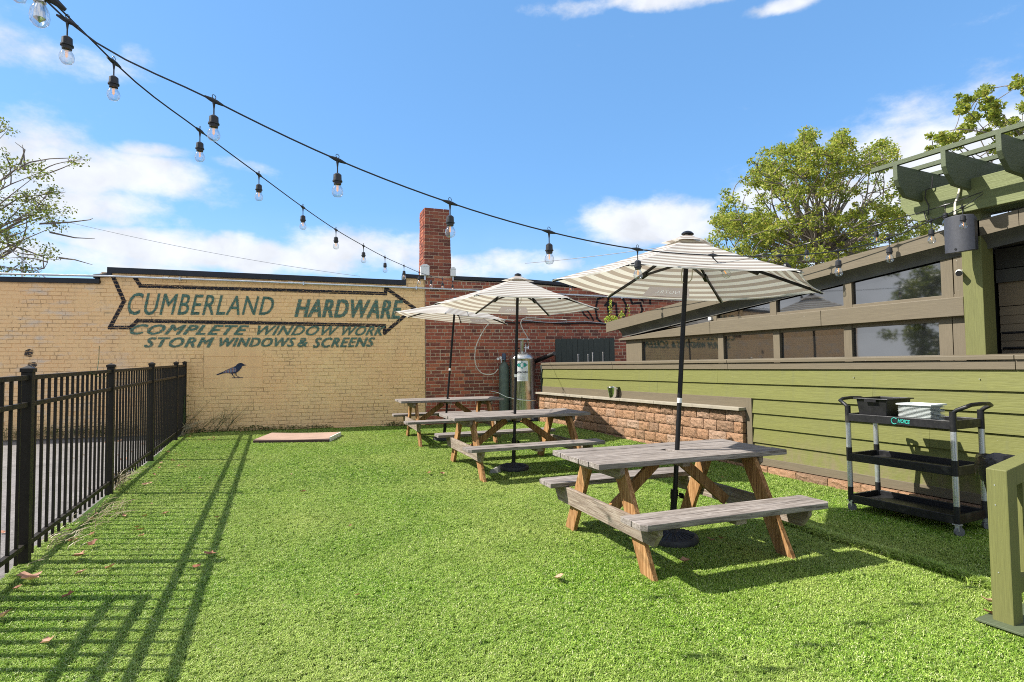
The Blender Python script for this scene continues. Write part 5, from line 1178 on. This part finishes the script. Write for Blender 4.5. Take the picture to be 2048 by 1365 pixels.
# ------------------------------------------------------------------ utility cart
ct = thing('utility_cart', 'black three shelf plastic utility cart with grey posts by the green wall', 'cart', (5.64, 3.18, .05), 0)
cxs = (5.435, 5.865); cys = (2.735, 3.65)
for x in cxs:
    for y in cys:
        for (z0_, z1_, mk, r_, nm) in ((.15, .29, 'plastic', .024, 'post_collar'), (.29, .54, 'alum', .0235, 'post'), (.54, .67, 'plastic', .0255, 'post_collar'), (.67, .91, 'alum', .0235, 'post'), (.91, 1.075, 'plastic', .0255, 'post_collar')):
            mb = MB(); mb.tube([(x, y, z0_+.05*0), (x, y, z1_)], r_, 14); part(nm, mb, M[mk], ct, world=True, smooth=True)
for zt in (1.00, .615, .215):
    x0, x1, y0, y1 = cxs[0]-.005, cxs[1]+.005, cys[0]-.0, cys[1]+.0
    mb = MB(); mb.box(x0+.01, x1-.01, y0, y1, zt-.065, zt-.05)
    for a in ((x0-.012, x0+.012, y0, y1), (x1-.012, x1+.012, y0, y1), (x0+.012, x1-.012, y0-.012, y0+.012), (x0+.012, x1-.012, y1-.012, y1+.012)): mb.box(a[0], a[1], a[2], a[3], zt-.075, zt+(.0 if zt != 1.0 else .0))
    part('shelf', mb, M['plastic'], ct, world=True, bevel=.005)
for y, sg in ((cys[0], -1), (cys[1], 1)):
    mb = MB(); yo = y+sg*.10; mb.tube([(cxs[0], y, 1.06), (cxs[0], y+sg*.03, 1.09), (cxs[0]+.02, yo-sg*.01, 1.12), (cxs[0]+.08, yo, 1.135), ((cxs[0]+cxs[1])/2, yo+sg*.01, 1.14), (cxs[1]-.08, yo, 1.135), (cxs[1]-.02, yo-sg*.01, 1.12), (cxs[1], y+sg*.03, 1.09), (cxs[1], y, 1.06)], .017, 10); part('handle', mb, M['plastic'], ct, world=True, smooth=True)
for x in cxs:
    for y in cys:
        g_ = gz(x, y); mb = MB(); mb.box(x-.022, x+.022, y-.03, y+.03, g_+.095, g_+.104); mb.box(x-.020, x-.016, y-.022, y+.012, g_+.045, g_+.10); mb.box(x+.016, x+.020, y-.022, y+.012, g_+.045, g_+.10); mb.tube([(x, y, g_+.10), (x, y, .16)], .010, 8); c_ = part('caster', mb, M['conduit'], ct, world=True)
        wx, wy = (.009, .009) if y > 3 else (.006, .011); mb = MB(); mb.tube([(x-wx, y-.01-wy, g_+.040), (x+wx, y-.01+wy, g_+.040)], .038, 20); w_ = part('wheel', mb, M['rubber'], None, smooth=True); w_.parent = c_
        w_.data.transform(tmat(ct).inverted())
text_part('logo_lettering', 'HOICE', M['labelteal'], ct, (lambda inv: (lambda x, y: tuple(inv @ Vector((cxs[0]-.0185, 3.172-.105*x, .943+.036*y+.006*(1-x))))))(tmat(ct).inverted()), bold=.03, shear=.25)
mb = MB(); mb.tube([(cxs[0]-.0185, 3.200-.026*math.cos(a_), .962+.028*math.sin(a_)) for a_ in np.linspace(.7, 5.5, 14)], .004, 5); part('logo_swirl', mb, M['labelteal'], ct, world=True)
# tub
ta = [PZ(1716, 787, 1.185), PZ(1764, 797, 1.185)]
t = thing('bus_tub', 'black plastic bus tub on the top shelf of the cart', 'tub', (5.63, 3.42, .955), 0)
def tub(mb, x0, x1, y0, y1, z0_, z1_, tp, th):
    def ring(o, z, sh): return [(x0-o+sh, y0-o+sh, z), (x1+o-sh, y0-o+sh, z), (x1+o-sh, y1+o-sh, z), (x0-o+sh, y1+o-sh, z)]
    vs = ring(0, z0_, tp)+ring(0, z1_-.012, 0)+ring(.022, z1_-.012, 0)+ring(.022, z1_, 0)+ring(-th, z1_, 0)+ring(-th, z0_+th, tp)
    fs = [(3, 2, 1, 0)]
    for k in range(5): fs += [(4*k+j, 4*k+(j+1) % 4, 4*k+4+(j+1) % 4, 4*k+4+j) for j in range(4)]
    fs.append((20, 21, 22, 23)); mb.add(vs, fs)
mb = MB(); tub(mb, -.175, .20, -.135, .155, 0, .20, .02, .006); part('tub_body', mb, M['plastic'], t, bevel=.006)
mb = MB(); mb.box(-.202, -.196, -.05, .06, .165, .19); part('tub_grip', mb, M['plastic'], t)
TR = ['bottom', 'second from the bottom', 'third from the bottom', 'fourth from the bottom', 'fifth from the bottom', 'sixth from the bottom', 'middle', 'seventh from the top', 'sixth from the top', 'fifth from the top', 'fourth from the top', 'third from the top', 'second from the top']
for k in range(13):
    mb = MB(); mb.box(-.086, .086, -.112, .112, 0, .0072); mb.box(-.110, .110, -.135, .135, .0072, .0098)
    o = solo('food_tray', mb, M['tray'], TR[k]+' thin pale tray of the stack beside the black tub', 'tray', 'pale trays stacked on the cart', bevel=.002); o.location = (5.555+random.uniform(-.002, .002), 3.045+random.uniform(-.003, .003), .956+k*.0112)
mb = MB(); mb.box(-.10, .10, -.125, .125, 0, .006)
vs = []
tub(mb, -.10, .10, -.125, .125, .006, .022, .006, .004); o = solo('food_tray', mb, M['tray'], 'topmost open pale tray of the stack beside the black tub', 'tray', 'pale trays stacked on the cart'); o.location = (5.555, 3.045, .956+13*.0112)

# bin with black bag
bpz = PZ(2012, 924, .80)
t = thing('trash_can', 'black bin lined with a black bag behind the green rail', 'bin', (5.15+.0, 2.10, gz(5.1, 2.1)), 0)
q = PZ(2018, 922, .80); t.location = (q.x, q.y, gz(q.x, q.y)); t.scale = (.85, .85, 1.06)
mb = MB(); mb.lathe([(.06, 0), (.07, .02), (.13, .66), (.14, .68), (.13, .68), (.06, .03), (.0001, .03)], 24); part('bin_body', mb, M['plastic'], t, smooth=True)
mb = MB(); n_ = 36
for j in range(n_):
    a = 2*math.pi*j/n_; w0 = random.uniform(-.012, .012)
    for (r_, z_) in ((.212+w0, .60+random.uniform(-.03, .02)), (.222+w0*.7, .68), (.214+w0*.4, .742+random.uniform(-.006, .01)), (.195, .735), (.17+w0, .60), (.14, .45)): mb.v.append((r_*math.cos(a), r_*math.sin(a), z_))
mb.f = [(6*j+k, 6*((j+1) % n_)+k, 6*((j+1) % n_)+k+1, 6*j+k+1) for j in range(n_) for k in range(5)]; part('bin_bag', mb, M['bag'], t, smooth=True, fix=False)

# ------------------------------------------------------------------ green handrail at lower right
t = thing('green_railing', 'chunky moss green stair railing post at the lower right corner', 'railing', (3.84, 1.66, gz(3.84, 1.66)), 0)
def W(x, y, z): return Vector((x, y, z))
xp0, xp1, yp0, yp1 = 3.83, 3.93, 1.675, 1.775
mb = MB(); mb.prism([(xp0, .03), (xp1, .03), (xp1, .913), (xp0, .898)], yp0, yp1, 'y'); part('post', mb, M['greenpost'], t, world=True, bevel=.005)
mb = MB(); mb.box(xp0-.07, xp1+.30, yp0-.07, yp1+.05, .048, .062); part('base_plate', mb, M['greenraft'], t, world=True, bevel=.003)
for (za, zb_, hgt, nm) in ((.885, 1.45, .105, 'top_rail'), (.27, .865, .09, 'lower_rail')):
    x_a = xp1; yy0, yy1 = (yp0+.001, yp1-.001) if nm == 'top_rail' else (yp0+.02, yp1-.02)
    sl = .15; z0_ = za+(x_a-xp0)*sl*(1 if nm != 'top_rail' else 1); x_b = x_a+1.0; z1_ = z0_+sl*1.0
    if nm == 'top_rail':
        mb = MB(); mb.prism([(x_a+.001, .807), (x_b, z1_-hgt), (x_b, z1_), (x_a+.001, .912)], yy0, yy1, 'y')
    else: mb = MB(); mb.prism([(x_a, z0_-hgt), (x_b, z1_-hgt), (x_b, z1_), (x_a, z0_)], yy0, yy1, 'y')
    part(nm, mb, M['greenpost'], t, world=True, bevel=.004)
for k in range(1, 7):
    x = xp1+.13*k; mb = MB(); mb.box(x, x+.035, yp0+.03, yp1-.03, .22+(x-xp0)*.15, .80+(x-xp0)*.15); part('baluster', mb, M['greenpost'], t, world=True)
for z_ in (.81, .70, .33): mb = MB(); mb.tube([(xp0-.002, 1.735, z_), (xp0+.002, 1.735, z_)], .0035, 8); part('screw', mb, M['conduit'], t, world=True)

# ------------------------------------------------------------------ vegetation
def leafcloud(centres, n, size, spread, seed, flat=.0, sz2=.6):
    rs = np.random.RandomState(seed); c = np.array([x[:3] for x in centres]); wgt = np.array([x[3] for x in centres]); idx = rs.choice(len(c), n, p=(wgt**2/(wgt**2).sum()))
    d = rs.normal(size=(n, 3)); d /= np.linalg.norm(d, axis=1)[:, None]; r = rs.random(n)**.45*wgt[idx]*spread
    P = c[idx]+d*r[:, None]*np.array([1, 1, .72])
    nrm = rs.normal(size=(n, 3))+np.array([0, 0, .6]); nrm /= np.linalg.norm(nrm, axis=1)[:, None]; t_ = np.cross(nrm, rs.normal(size=(n, 3))); t_ /= np.linalg.norm(t_, axis=1)[:, None]; b_ = np.cross(nrm, t_)
    s_ = size*(.6+.8*rs.random(n))[:, None]; V_ = np.stack([P-t_*s_, P+b_*s_*sz2+nrm*s_*.15, P+t_*s_, P-b_*s_*sz2+nrm*s_*.15], 1).reshape(-1, 3)
    return V_, np.arange(n*4).reshape(-1, 4)
def fastmesh(name, V_, F_, m_):
    me = bpy.data.meshes.new(name); me.vertices.add(len(V_)); me.vertices.foreach_set('co', V_.astype(np.float32).ravel()); me.loops.add(F_.size); me.loops.foreach_set('vertex_index', F_.ravel().astype(np.int32)); me.polygons.add(len(F_)); me.polygons.foreach_set('loop_start', np.arange(0, F_.size, F_.shape[1], dtype=np.int32)); me.polygons.foreach_set('loop_total', np.full(len(F_), F_.shape[1], dtype=np.int32)); me.update(calc_edges=True); me.materials.append(m_); return me
def limb(mb, a, b, r0_, r1_, rnd, n=6, bend=.12):
    a = Vector(a); b = Vector(b); d = b-a; o1 = Vector((rnd.gauss(0, 1), rnd.gauss(0, 1), rnd.gauss(0, .5)))*d.length*bend
    pts = [a.lerp(b, k/n)+o1*math.sin(math.pi*k/n) for k in range(n+1)]; mb.tube(pts, [r0_+(r1_-r0_)*k/n for k in range(n+1)], 6, False); return pts
def tree(name, label, base, fork, clusters, nleaf, lsize, mk, seed, tr=.22, spread=1.0, group=None):
    rnd = random.Random(seed); t = thing(name, label, 'tree', tuple(base), 0, group); mb = MB(); limb(mb, base, fork, tr, tr*.7, rnd, 6, .02); fine = []
    mains = []
    for k, c in enumerate(sorted(clusters, key=lambda c: -c[3])):
        c3 = Vector(c[:3])
        if k < max(4, len(clusters)//5): src = Vector(fork); r_a = tr*.5
        else: 
            src = min(mains, key=lambda p: (p-c3).length+max(0, p.z-c3.z)*2 if (p-c3).length > .25 else 9e9); r_a = tr*.16
        pts = limb(mb, src, c3, r_a, .02 if tr > .15 else .006, rnd, 6, .10); mains += [Vector(p) for p in pts[2:]]
        for _ in range(3):
            limb(mb, c3, c3+Vector((rnd.gauss(0, 1), rnd.gauss(0, 1), rnd.gauss(.3, .8))).normalized()*c[3]*.8, .014 if tr > .15 else .004, .003, rnd, 4, .15)
    part('trunk', mb, M['bark'], t, world=True, smooth=True, fix=False)
    V_, F_ = leafcloud(clusters, nleaf, lsize, spread, seed); V_ = V_-np.array(base)
    o = bpy.data.objects.new('crown', fastmesh('crown', V_, F_, M[mk])); COL.objects.link(o); o.parent = t; return t
def cl_from_px(blobs, dep, seed, n_each=1.0, dspread=1.4, rmin=14, rmax=30):
    rnd = random.Random(seed); out = []
    for (u, v, ru, rv, n_) in blobs:
        for _ in range(int(n_*n_each)):
            a = rnd.uniform(0, 6.28); r_ = math.sqrt(rnd.random()); uu = u+ru*r_*math.cos(a); vv = v+rv*r_*math.sin(a); dd = dep+rnd.uniform(-1, 1)*dspread; p = PD(uu, vv, dd); out.append((p.x, p.y, p.z, rnd.uniform(rmin, rmax)*dd/F))
    return out
NB = 1.0
big = cl_from_px([(1630, 420, 190, 120, 70), (1600, 340, 110, 60, 26), (1560, 500, 150, 60, 34), (1760, 470, 120, 60, 26), (1480, 480, 60, 60, 12), (1680, 300, 26, 34, 7), (1620, 285, 20, 26, 5), (1760, 320, 40, 34, 9), (1545, 350, 20, 24, 4), (1445, 440, 24, 14, 3), (1570, 300, 14, 12, 2), (1690, 270, 10, 12, 2)], 20, 5, n_each=3.2, dspread=2.8, rmin=5, rmax=14)
tree('sweetgum_tree', 'large bushy green tree behind the patio building roof', PD(1640, 900, 20.5), PD(1635, 520, 20.5), big, 56000, .045, 'treeleaf', 5, .13, 1.5)
tr2 = cl_from_px([(1960, 225, 50, 45, 10), (1965, 200, 22, 24, 4), (2042, 165, 16, 24, 4), (1885, 285, 36, 18, 5), (2110, 250, 70, 100, 26), (2040, 290, 50, 50, 14), (2040, 350, 80, 40, 12), (1925, 195, 12, 8, 1), (1970, 180, 8, 8, 1)], 15, 8, n_each=2.0, dspread=1.6, rmin=5, rmax=11)
tree('maple_tree', 'green tree showing above the pergola at the top right corner', PD(2140, 1000, 15.5), PD(2130, 480, 15.5), tr2, 15000, .042, 'treeleaf', 8, .09, 1.45)
tr3 = cl_from_px([(55, 345, 40, 14, 5), (100, 325, 50, 5, 3), (20, 330, 36, 30, 6), (70, 380, 50, 20, 6), (35, 410, 50, 24, 10), (90, 430, 50, 16, 8), (30, 460, 50, 28, 12), (110, 445, 30, 12, 4), (10, 245, 10, 16, 2), (14, 265, 6, 6, 1), (40, 540, 50, 8, 5), (60, 510, 50, 16, 3), (0, 490, 40, 30, 6), (165, 322, 6, 4, 1), (-80, 400, 90, 120, 30)], 17, 12, dspread=1.2, rmin=9, rmax=20)
tree('sparse_tree', 'thin leaved branches reaching in from the left edge above the wall', PD(-160, 900, 17.5), PD(-120, 560, 17.2), tr3, 4000, .040, 'treeleaf2', 12, .12, 1.35)
# bare arching twigs of the left tree, joined to it
lt = [o for o in bpy.data.objects if o.name.startswith('sparse_tree')][0]; mb = MB(); rnd = random.Random(3)
for pts in ([(-20, 378), (30, 340), (60, 325), (100, 318), (155, 316), (172, 320)], [(-20, 470), (20, 455), (70, 430), (90, 400)], [(80, 448), (140, 445), (180, 440), (186, 437)], [(-10, 480), (50, 500), (95, 518), (118, 520)], [(40, 330), (50, 300), (30, 285)], [(118, 516), (150, 520), (185, 530)], [(-30, 440), (40, 395), (130, 385)], [(50, 340), (48, 310), (45, 290)], [(100, 465), (150, 476), (190, 478)]):
    q = [PD(u, v, 17) for u, v in pts]; mb.tube(q, [.03-.024*k/(len(q)-1) for k in range(len(q))], 5, False)
part('twigs', mb, M['bark'], lt, world=True, smooth=True, fix=False)
# open sky over the left wall; unseen trees are added below for the window glass
def clump(name, label, cat, P, h, r, n, mk, size, seed, group=None, up=.5):
    rs = np.random.RandomState(seed); V_ = []; k = 0; F_ = []
    for i_ in range(n):
        a = rs.uniform(0, 6.28); rr = r*math.sqrt(rs.rand()); x, y = rr*math.cos(a), rr*math.sin(a)*.5; hh_ = h*rs.uniform(.25, 1)*(1-.4*rr/r); ln_ = size*rs.uniform(.6, 1.4); t_ = rs.uniform(0, 6.28); dx, dy, dz = math.cos(t_)*ln_, math.sin(t_)*ln_, ln_*rs.uniform(-.3, up); px, py = -math.sin(t_)*ln_*.28, math.cos(t_)*ln_*.28
        V_ += [(x, y, hh_), (x+dx*.5+px, y+dy*.5+py, hh_+dz*.7), (x+dx, y+dy, hh_+dz*.6), (x+dx*.5-px, y+dy*.5-py, hh_+dz*.7)]; F_.append((k, k+1, k+2, k+3)); k += 4
        if i_ % 5 == 0: V_ += [(x-.002, y, 0), (x+.002, y, 0), (x+.002, y, hh_), (x-.002, y, hh_)]; F_.append((k, k+1, k+2, k+3)); k += 4
    o = bpy.data.objects.new(name, fastmesh(name, np.array(V_), np.array(F_), M[mk])); COL.objects.link(o); o.location = (P.x, P.y, gz(P.x, P.y)); tag(o, label, cat, group); return o
for k, (s_, h_, r_, n_, off) in enumerate(((-1.0, .14, .42, 260, .12), (-.35, .12, .40, 220, .1), (.35, .10, .35, 150, .1), (2.0, .12, .26, 150, .12), (-1.7, .10, .30, 110, .1), (-2.2, .22, .3, 110, .12))):
    lab = ('low dark weeds at the wall foot behind the tan platform', 'low weeds along the yellow wall, just right of the tallest clump', 'short weeds at the wall foot above the right end of the platform', 'small weed clump at the wall foot by the farthest table', 'short weeds at the wall foot under the painted bird', 'taller weeds in the corner where fence meets wall')[k]
    o = clump('weed_clump', lab, 'weeds', wall_pt(s_, -off, 0), h_, r_, n_, 'weed', .05, k, 'weeds along the foot of the back wall'); o.rotation_euler.z = WA
for k in range(5):
    clump('weed_clump', ('first', 'second', 'third', 'fourth', 'fifth')[k]+' green weed clump from the left along the wall beyond the fence', 'weeds', wall_pt(-5.1+k*.45, -.15, 0), .30, .30, 150, 'weed', .06, 20+k, 'weeds beyond the fence')
def grasses(P, n, h, spread, label, seed, lean=(0, 0)):
    rnd = random.Random(seed); mb = MB()
    for _ in range(n):
        a = rnd.uniform(0, 6.28); x, y = rnd.gauss(0, spread*.4), rnd.gauss(0, spread); hh_ = h*rnd.uniform(.5, 1.1); lx, ly = math.cos(a)*hh_*.5+lean[0], math.sin(a)*hh_*.5+lean[1]
        pts = [Vector((x+lx*f_*f_, y+ly*f_*f_, hh_*(f_-.35*f_*f_))) for f_ in (0, .3, .6, .85, 1)]; mb.tube(pts, [.0042, .004, .0034, .0026, .0012], 3, False)
        if rnd.random() < .5: mb.tube([pts[2], pts[2]+Vector((rnd.gauss(0, .05), rnd.gauss(0, .05), .04))], .0012, 3, False)
    o = part('dry_grass', mb, M['drygrass'], fix=False); o.location = (P.x, P.y, gz(P.x, P.y)); tag(o, label, 'dry grass', 'dry grass tufts by the fence')
grasses(G(232, 975), 34, .30, .12, 'pale dry grass tuft at the second fence post', 1, (.12, -.1)); grasses(G(205, 1035), 40, .16, .25, 'flattened dry grass along the fence before the second post', 2, (.1, -.1)); grasses(G(366, 870), 36, .38, .12, 'tall pale dry grass at the far end of the fence', 3, (.1, 0)); grasses(G(110, 1085), 30, .12, .25, 'short dry grass at the fence near the nearest post', 4, (.1, 0))
# wiry stalks on the yellow wall corner
mb = MB(); rnd = random.Random(5)
for k in range(26):
    b0 = wall_pt(-2.3+rnd.random()*1.1, -.12, gz(0, 13.2)); d_ = Vector((rnd.gauss(.25, .25), rnd.gauss(-.02, .05), rnd.uniform(.35, .75))); pts = [b0+d_*f_+Vector((.08*f_*f_, 0, -.06*f_*f_)) for f_ in (0, .3, .6, 1)]; mb.tube(pts, [.004, .003, .002, .001], 4, False)
    for _ in range(3): q = pts[2]+Vector((rnd.gauss(0, .03), 0, rnd.gauss(0, .05))); mb.tube([pts[1], q+Vector((rnd.gauss(0, .06), 0, .05))], .0015, 3, False)
solo('wiry_stalks', mb, M['weed'], 'wiry dark stalks growing against the yellow wall beside the fence end', 'weeds')
# vine on last fence post
o = clump('fence_vine', 'small leafy vine climbing the last fence post', 'vine', Vector((FX(13.3), 13.3, 0)), 1.25, .10, 130, 'weed', .05, 33)
mb = MB(); q = [PX(1, 1, 1)]*0; b0 = Vector((FX(7.35), 7.35, 1.38+gz(-1.2, 7.3))); mb.tube([b0+Vector((0, -.5, 0)), b0+Vector((.02, -.2, -.05)), b0+Vector((.03, .1, -.06)), b0+Vector((.02, .45, .02))], .004, 5); mb.tube([b0+Vector((0, -.15, -.02)), b0+Vector((0, -.05, .12)), b0+Vector((0, -.04, .27))], .0035, 5); solo('vine_stem', mb, M['weed'], 'thin twisted vine stem wound on the top fence rail', 'vine')
# lime plant on the roof corner
def PXv(u, v, X): return PX(u, v, X)
mb = MB(); rs = np.random.RandomState(4); V_ = []; F_ = []; k = 0
for (u, v, ru, rv, n_) in ((1222, 640, 14, 10, 130), (1221, 620, 4, 22, 36), (1243, 632, 7, 12, 34), (1257, 622, 4, 14, 14), (1232, 644, 18, 5, 50)):
    for _ in range(n_):
        a = rs.uniform(0, 6.28); r_ = math.sqrt(rs.rand()); p = PX(u+ru*r_*math.cos(a), v+rv*r_*math.sin(a), 6.5+rs.uniform(-.06, .08)); d1 = rs.normal(size=3); d1 /= np.linalg.norm(d1); d2 = np.cross(d1, rs.normal(size=3)); d2 /= np.linalg.norm(d2); s_ = .022; P_ = np.array(p)
        V_ += [P_-d1*s_, P_+d2*s_*.6, P_+d1*s_, P_-d2*s_*.6]; F_.append((k, k+1, k+2, k+3)); k += 4
o = bpy.data.objects.new('lime_plant', fastmesh('lime_plant', np.array(V_), np.array(F_), M['brightleaf'])); COL.objects.link(o); tag(o, 'bright lime green plant sprouting at the left end of the roof edge', 'plant')
# dead leaves
def leaf_mesh(seed):
    rnd = random.Random(seed); mb = MB(); n_ = 9; ctr = (0, 0, .006)
    ring = [(math.cos(2*math.pi*k/n_)*(.5 if k % 2 else .95)*rnd.uniform(.8, 1.15), math.sin(2*math.pi*k/n_)*(.35 if k % 2 else .62)*rnd.uniform(.8, 1.1)) for k in range(n_)]
    mb.v = [ctr]+[(x*.045, y*.045, .010+abs(y)*.018+rnd.uniform(0, .010)) for x, y in ring]; mb.f = [(0, k+1, (k+1) % n_+1) for k in range(n_)]; return mb.mesh('dead_leaf', M['deadleaf'], fix=False)
LM = [leaf_mesh(k) for k in range(5)]
big_leaves = [(60, 1172, 1.6, 'large pale curled dead leaf on the turf near the front left'), (185, 1098, 1.1, 'reddish dead leaf on the turf right of the nearest fence post'), (160, 1122, 1.2, 'dark curled dead leaf below the nearest fence post'), (223, 1143, .7, 'small red dead leaf right of the nearest fence post'), (419, 1118, .8, 'red dead leaf on the doubled fence rail shadow'), (98, 1298, .9, 'brown dead leaf standing near the lower left corner'), (8, 1246, 1.1, 'orange dead leaf at the very left edge'), (1119, 1168, 1.0, 'upright tan dead leaf on the open turf left of the nearest table'), (1369, 1134, 1.1, 'folded tan dead leaf under the nearest bench'), (1441, 1086, .8, 'right one of two tan leaves behind the nearest umbrella base'), (1422, 1089, .7, 'left one of two tan leaves behind the nearest umbrella base'), (884, 953, .9, 'pale dead leaf left of the middle umbrella base'), (858, 952, .8, 'smaller pale dead leaf left of the middle umbrella base'), (606, 990, .8, 'pink dead leaf in the middle of the open turf'), (1978, 1215, .8, 'pink dead leaf by the green railing'), (1990, 1243, .9, 'red and white dead leaf touching the green railing post'), (716, 1200, .4, 'tiny tan leaf in the middle foreground')]
for k, (u, v, s_, lab) in enumerate(big_leaves):
    p = G(u, v); o = bpy.data.objects.new('dead_leaf', LM[k % 5]); COL.objects.link(o); o.location = (p.x, p.y, gz(p.x, p.y)+.026); o.scale = (s_*1.35,)*3; o.rotation_euler = (random.uniform(-.35, .35), random.uniform(-.35, .35), random.uniform(0, 6.28)); tag(o, lab, 'dead leaf', 'dead leaves on the turf')
rnd = random.Random(11)
for k in range(100):
    y = rnd.uniform(4.2, 13.0); x = FX(y)+abs(rnd.gauss(.15, .45))+.05; s_ = rnd.uniform(.35, .8)
    if k > 52: x = rnd.uniform(.5, 5.8); y = rnd.uniform(3.5, 11.5); s_ = rnd.uniform(.25, .5)
    if k >= 70: y = rnd.uniform(4.5, 13); x = FX(y)-abs(rnd.gauss(.05, .6))-.08; s_ = rnd.uniform(.5, 1.0)
    o = bpy.data.objects.new('dead_leaf', LM[k % 5]); COL.objects.link(o); o.location = (x, y, gz(x, y)+(.022 if k < 70 else -.028)); o.scale = (s_*1.3,)*3; o.rotation_euler = (rnd.uniform(-.4, .4), rnd.uniform(-.4, .4), rnd.uniform(0, 6.28))
    if k <= 52: tag(o, 'small brown dead leaf fallen on the turf beside the black fence', 'dead leaf', 'small dead leaves by the fence')
    elif k >= 70: tag(o, 'dry leaf lying on the grey lot behind the black fence', 'dead leaf', 'dry leaves on the lot behind the fence')
    else: tag(o, 'tiny brown leaf scrap lying out on the open turf', 'dead leaf', 'leaf scraps on the open turf')
# unseen trees added past the left edge give the glass something to mirror

for k, (x, y, h_, r_, sd_) in enumerate(((-20, 9, 4.3, 2.4, 1), (-23, 19.5, 8.0, 1.9, 2), (-21, 13.5, 4.4, 2.2, 3), (-26, 3, 7, 3.0, 4), (-19, -6, 6, 2.8, 5))):
    rr_ = random.Random(sd_); cl = [(x+rr_.gauss(0, r_*.45), y+rr_.gauss(0, r_*.45), h_*.62+rr_.gauss(0, h_*.17), rr_.uniform(.5, .9)) for _ in range(26)]
    tree('added_tree', ('first', 'second', 'third', 'fourth', 'fifth')[k]+' round green tree added out past the left edge for window reflections', (x, y, gz(0, y)-.1), (x, y, h_*.4), cl, 5200, .11, 'treeleaf2', sd_, .16, 1.1, 'trees added out of view for window reflections')
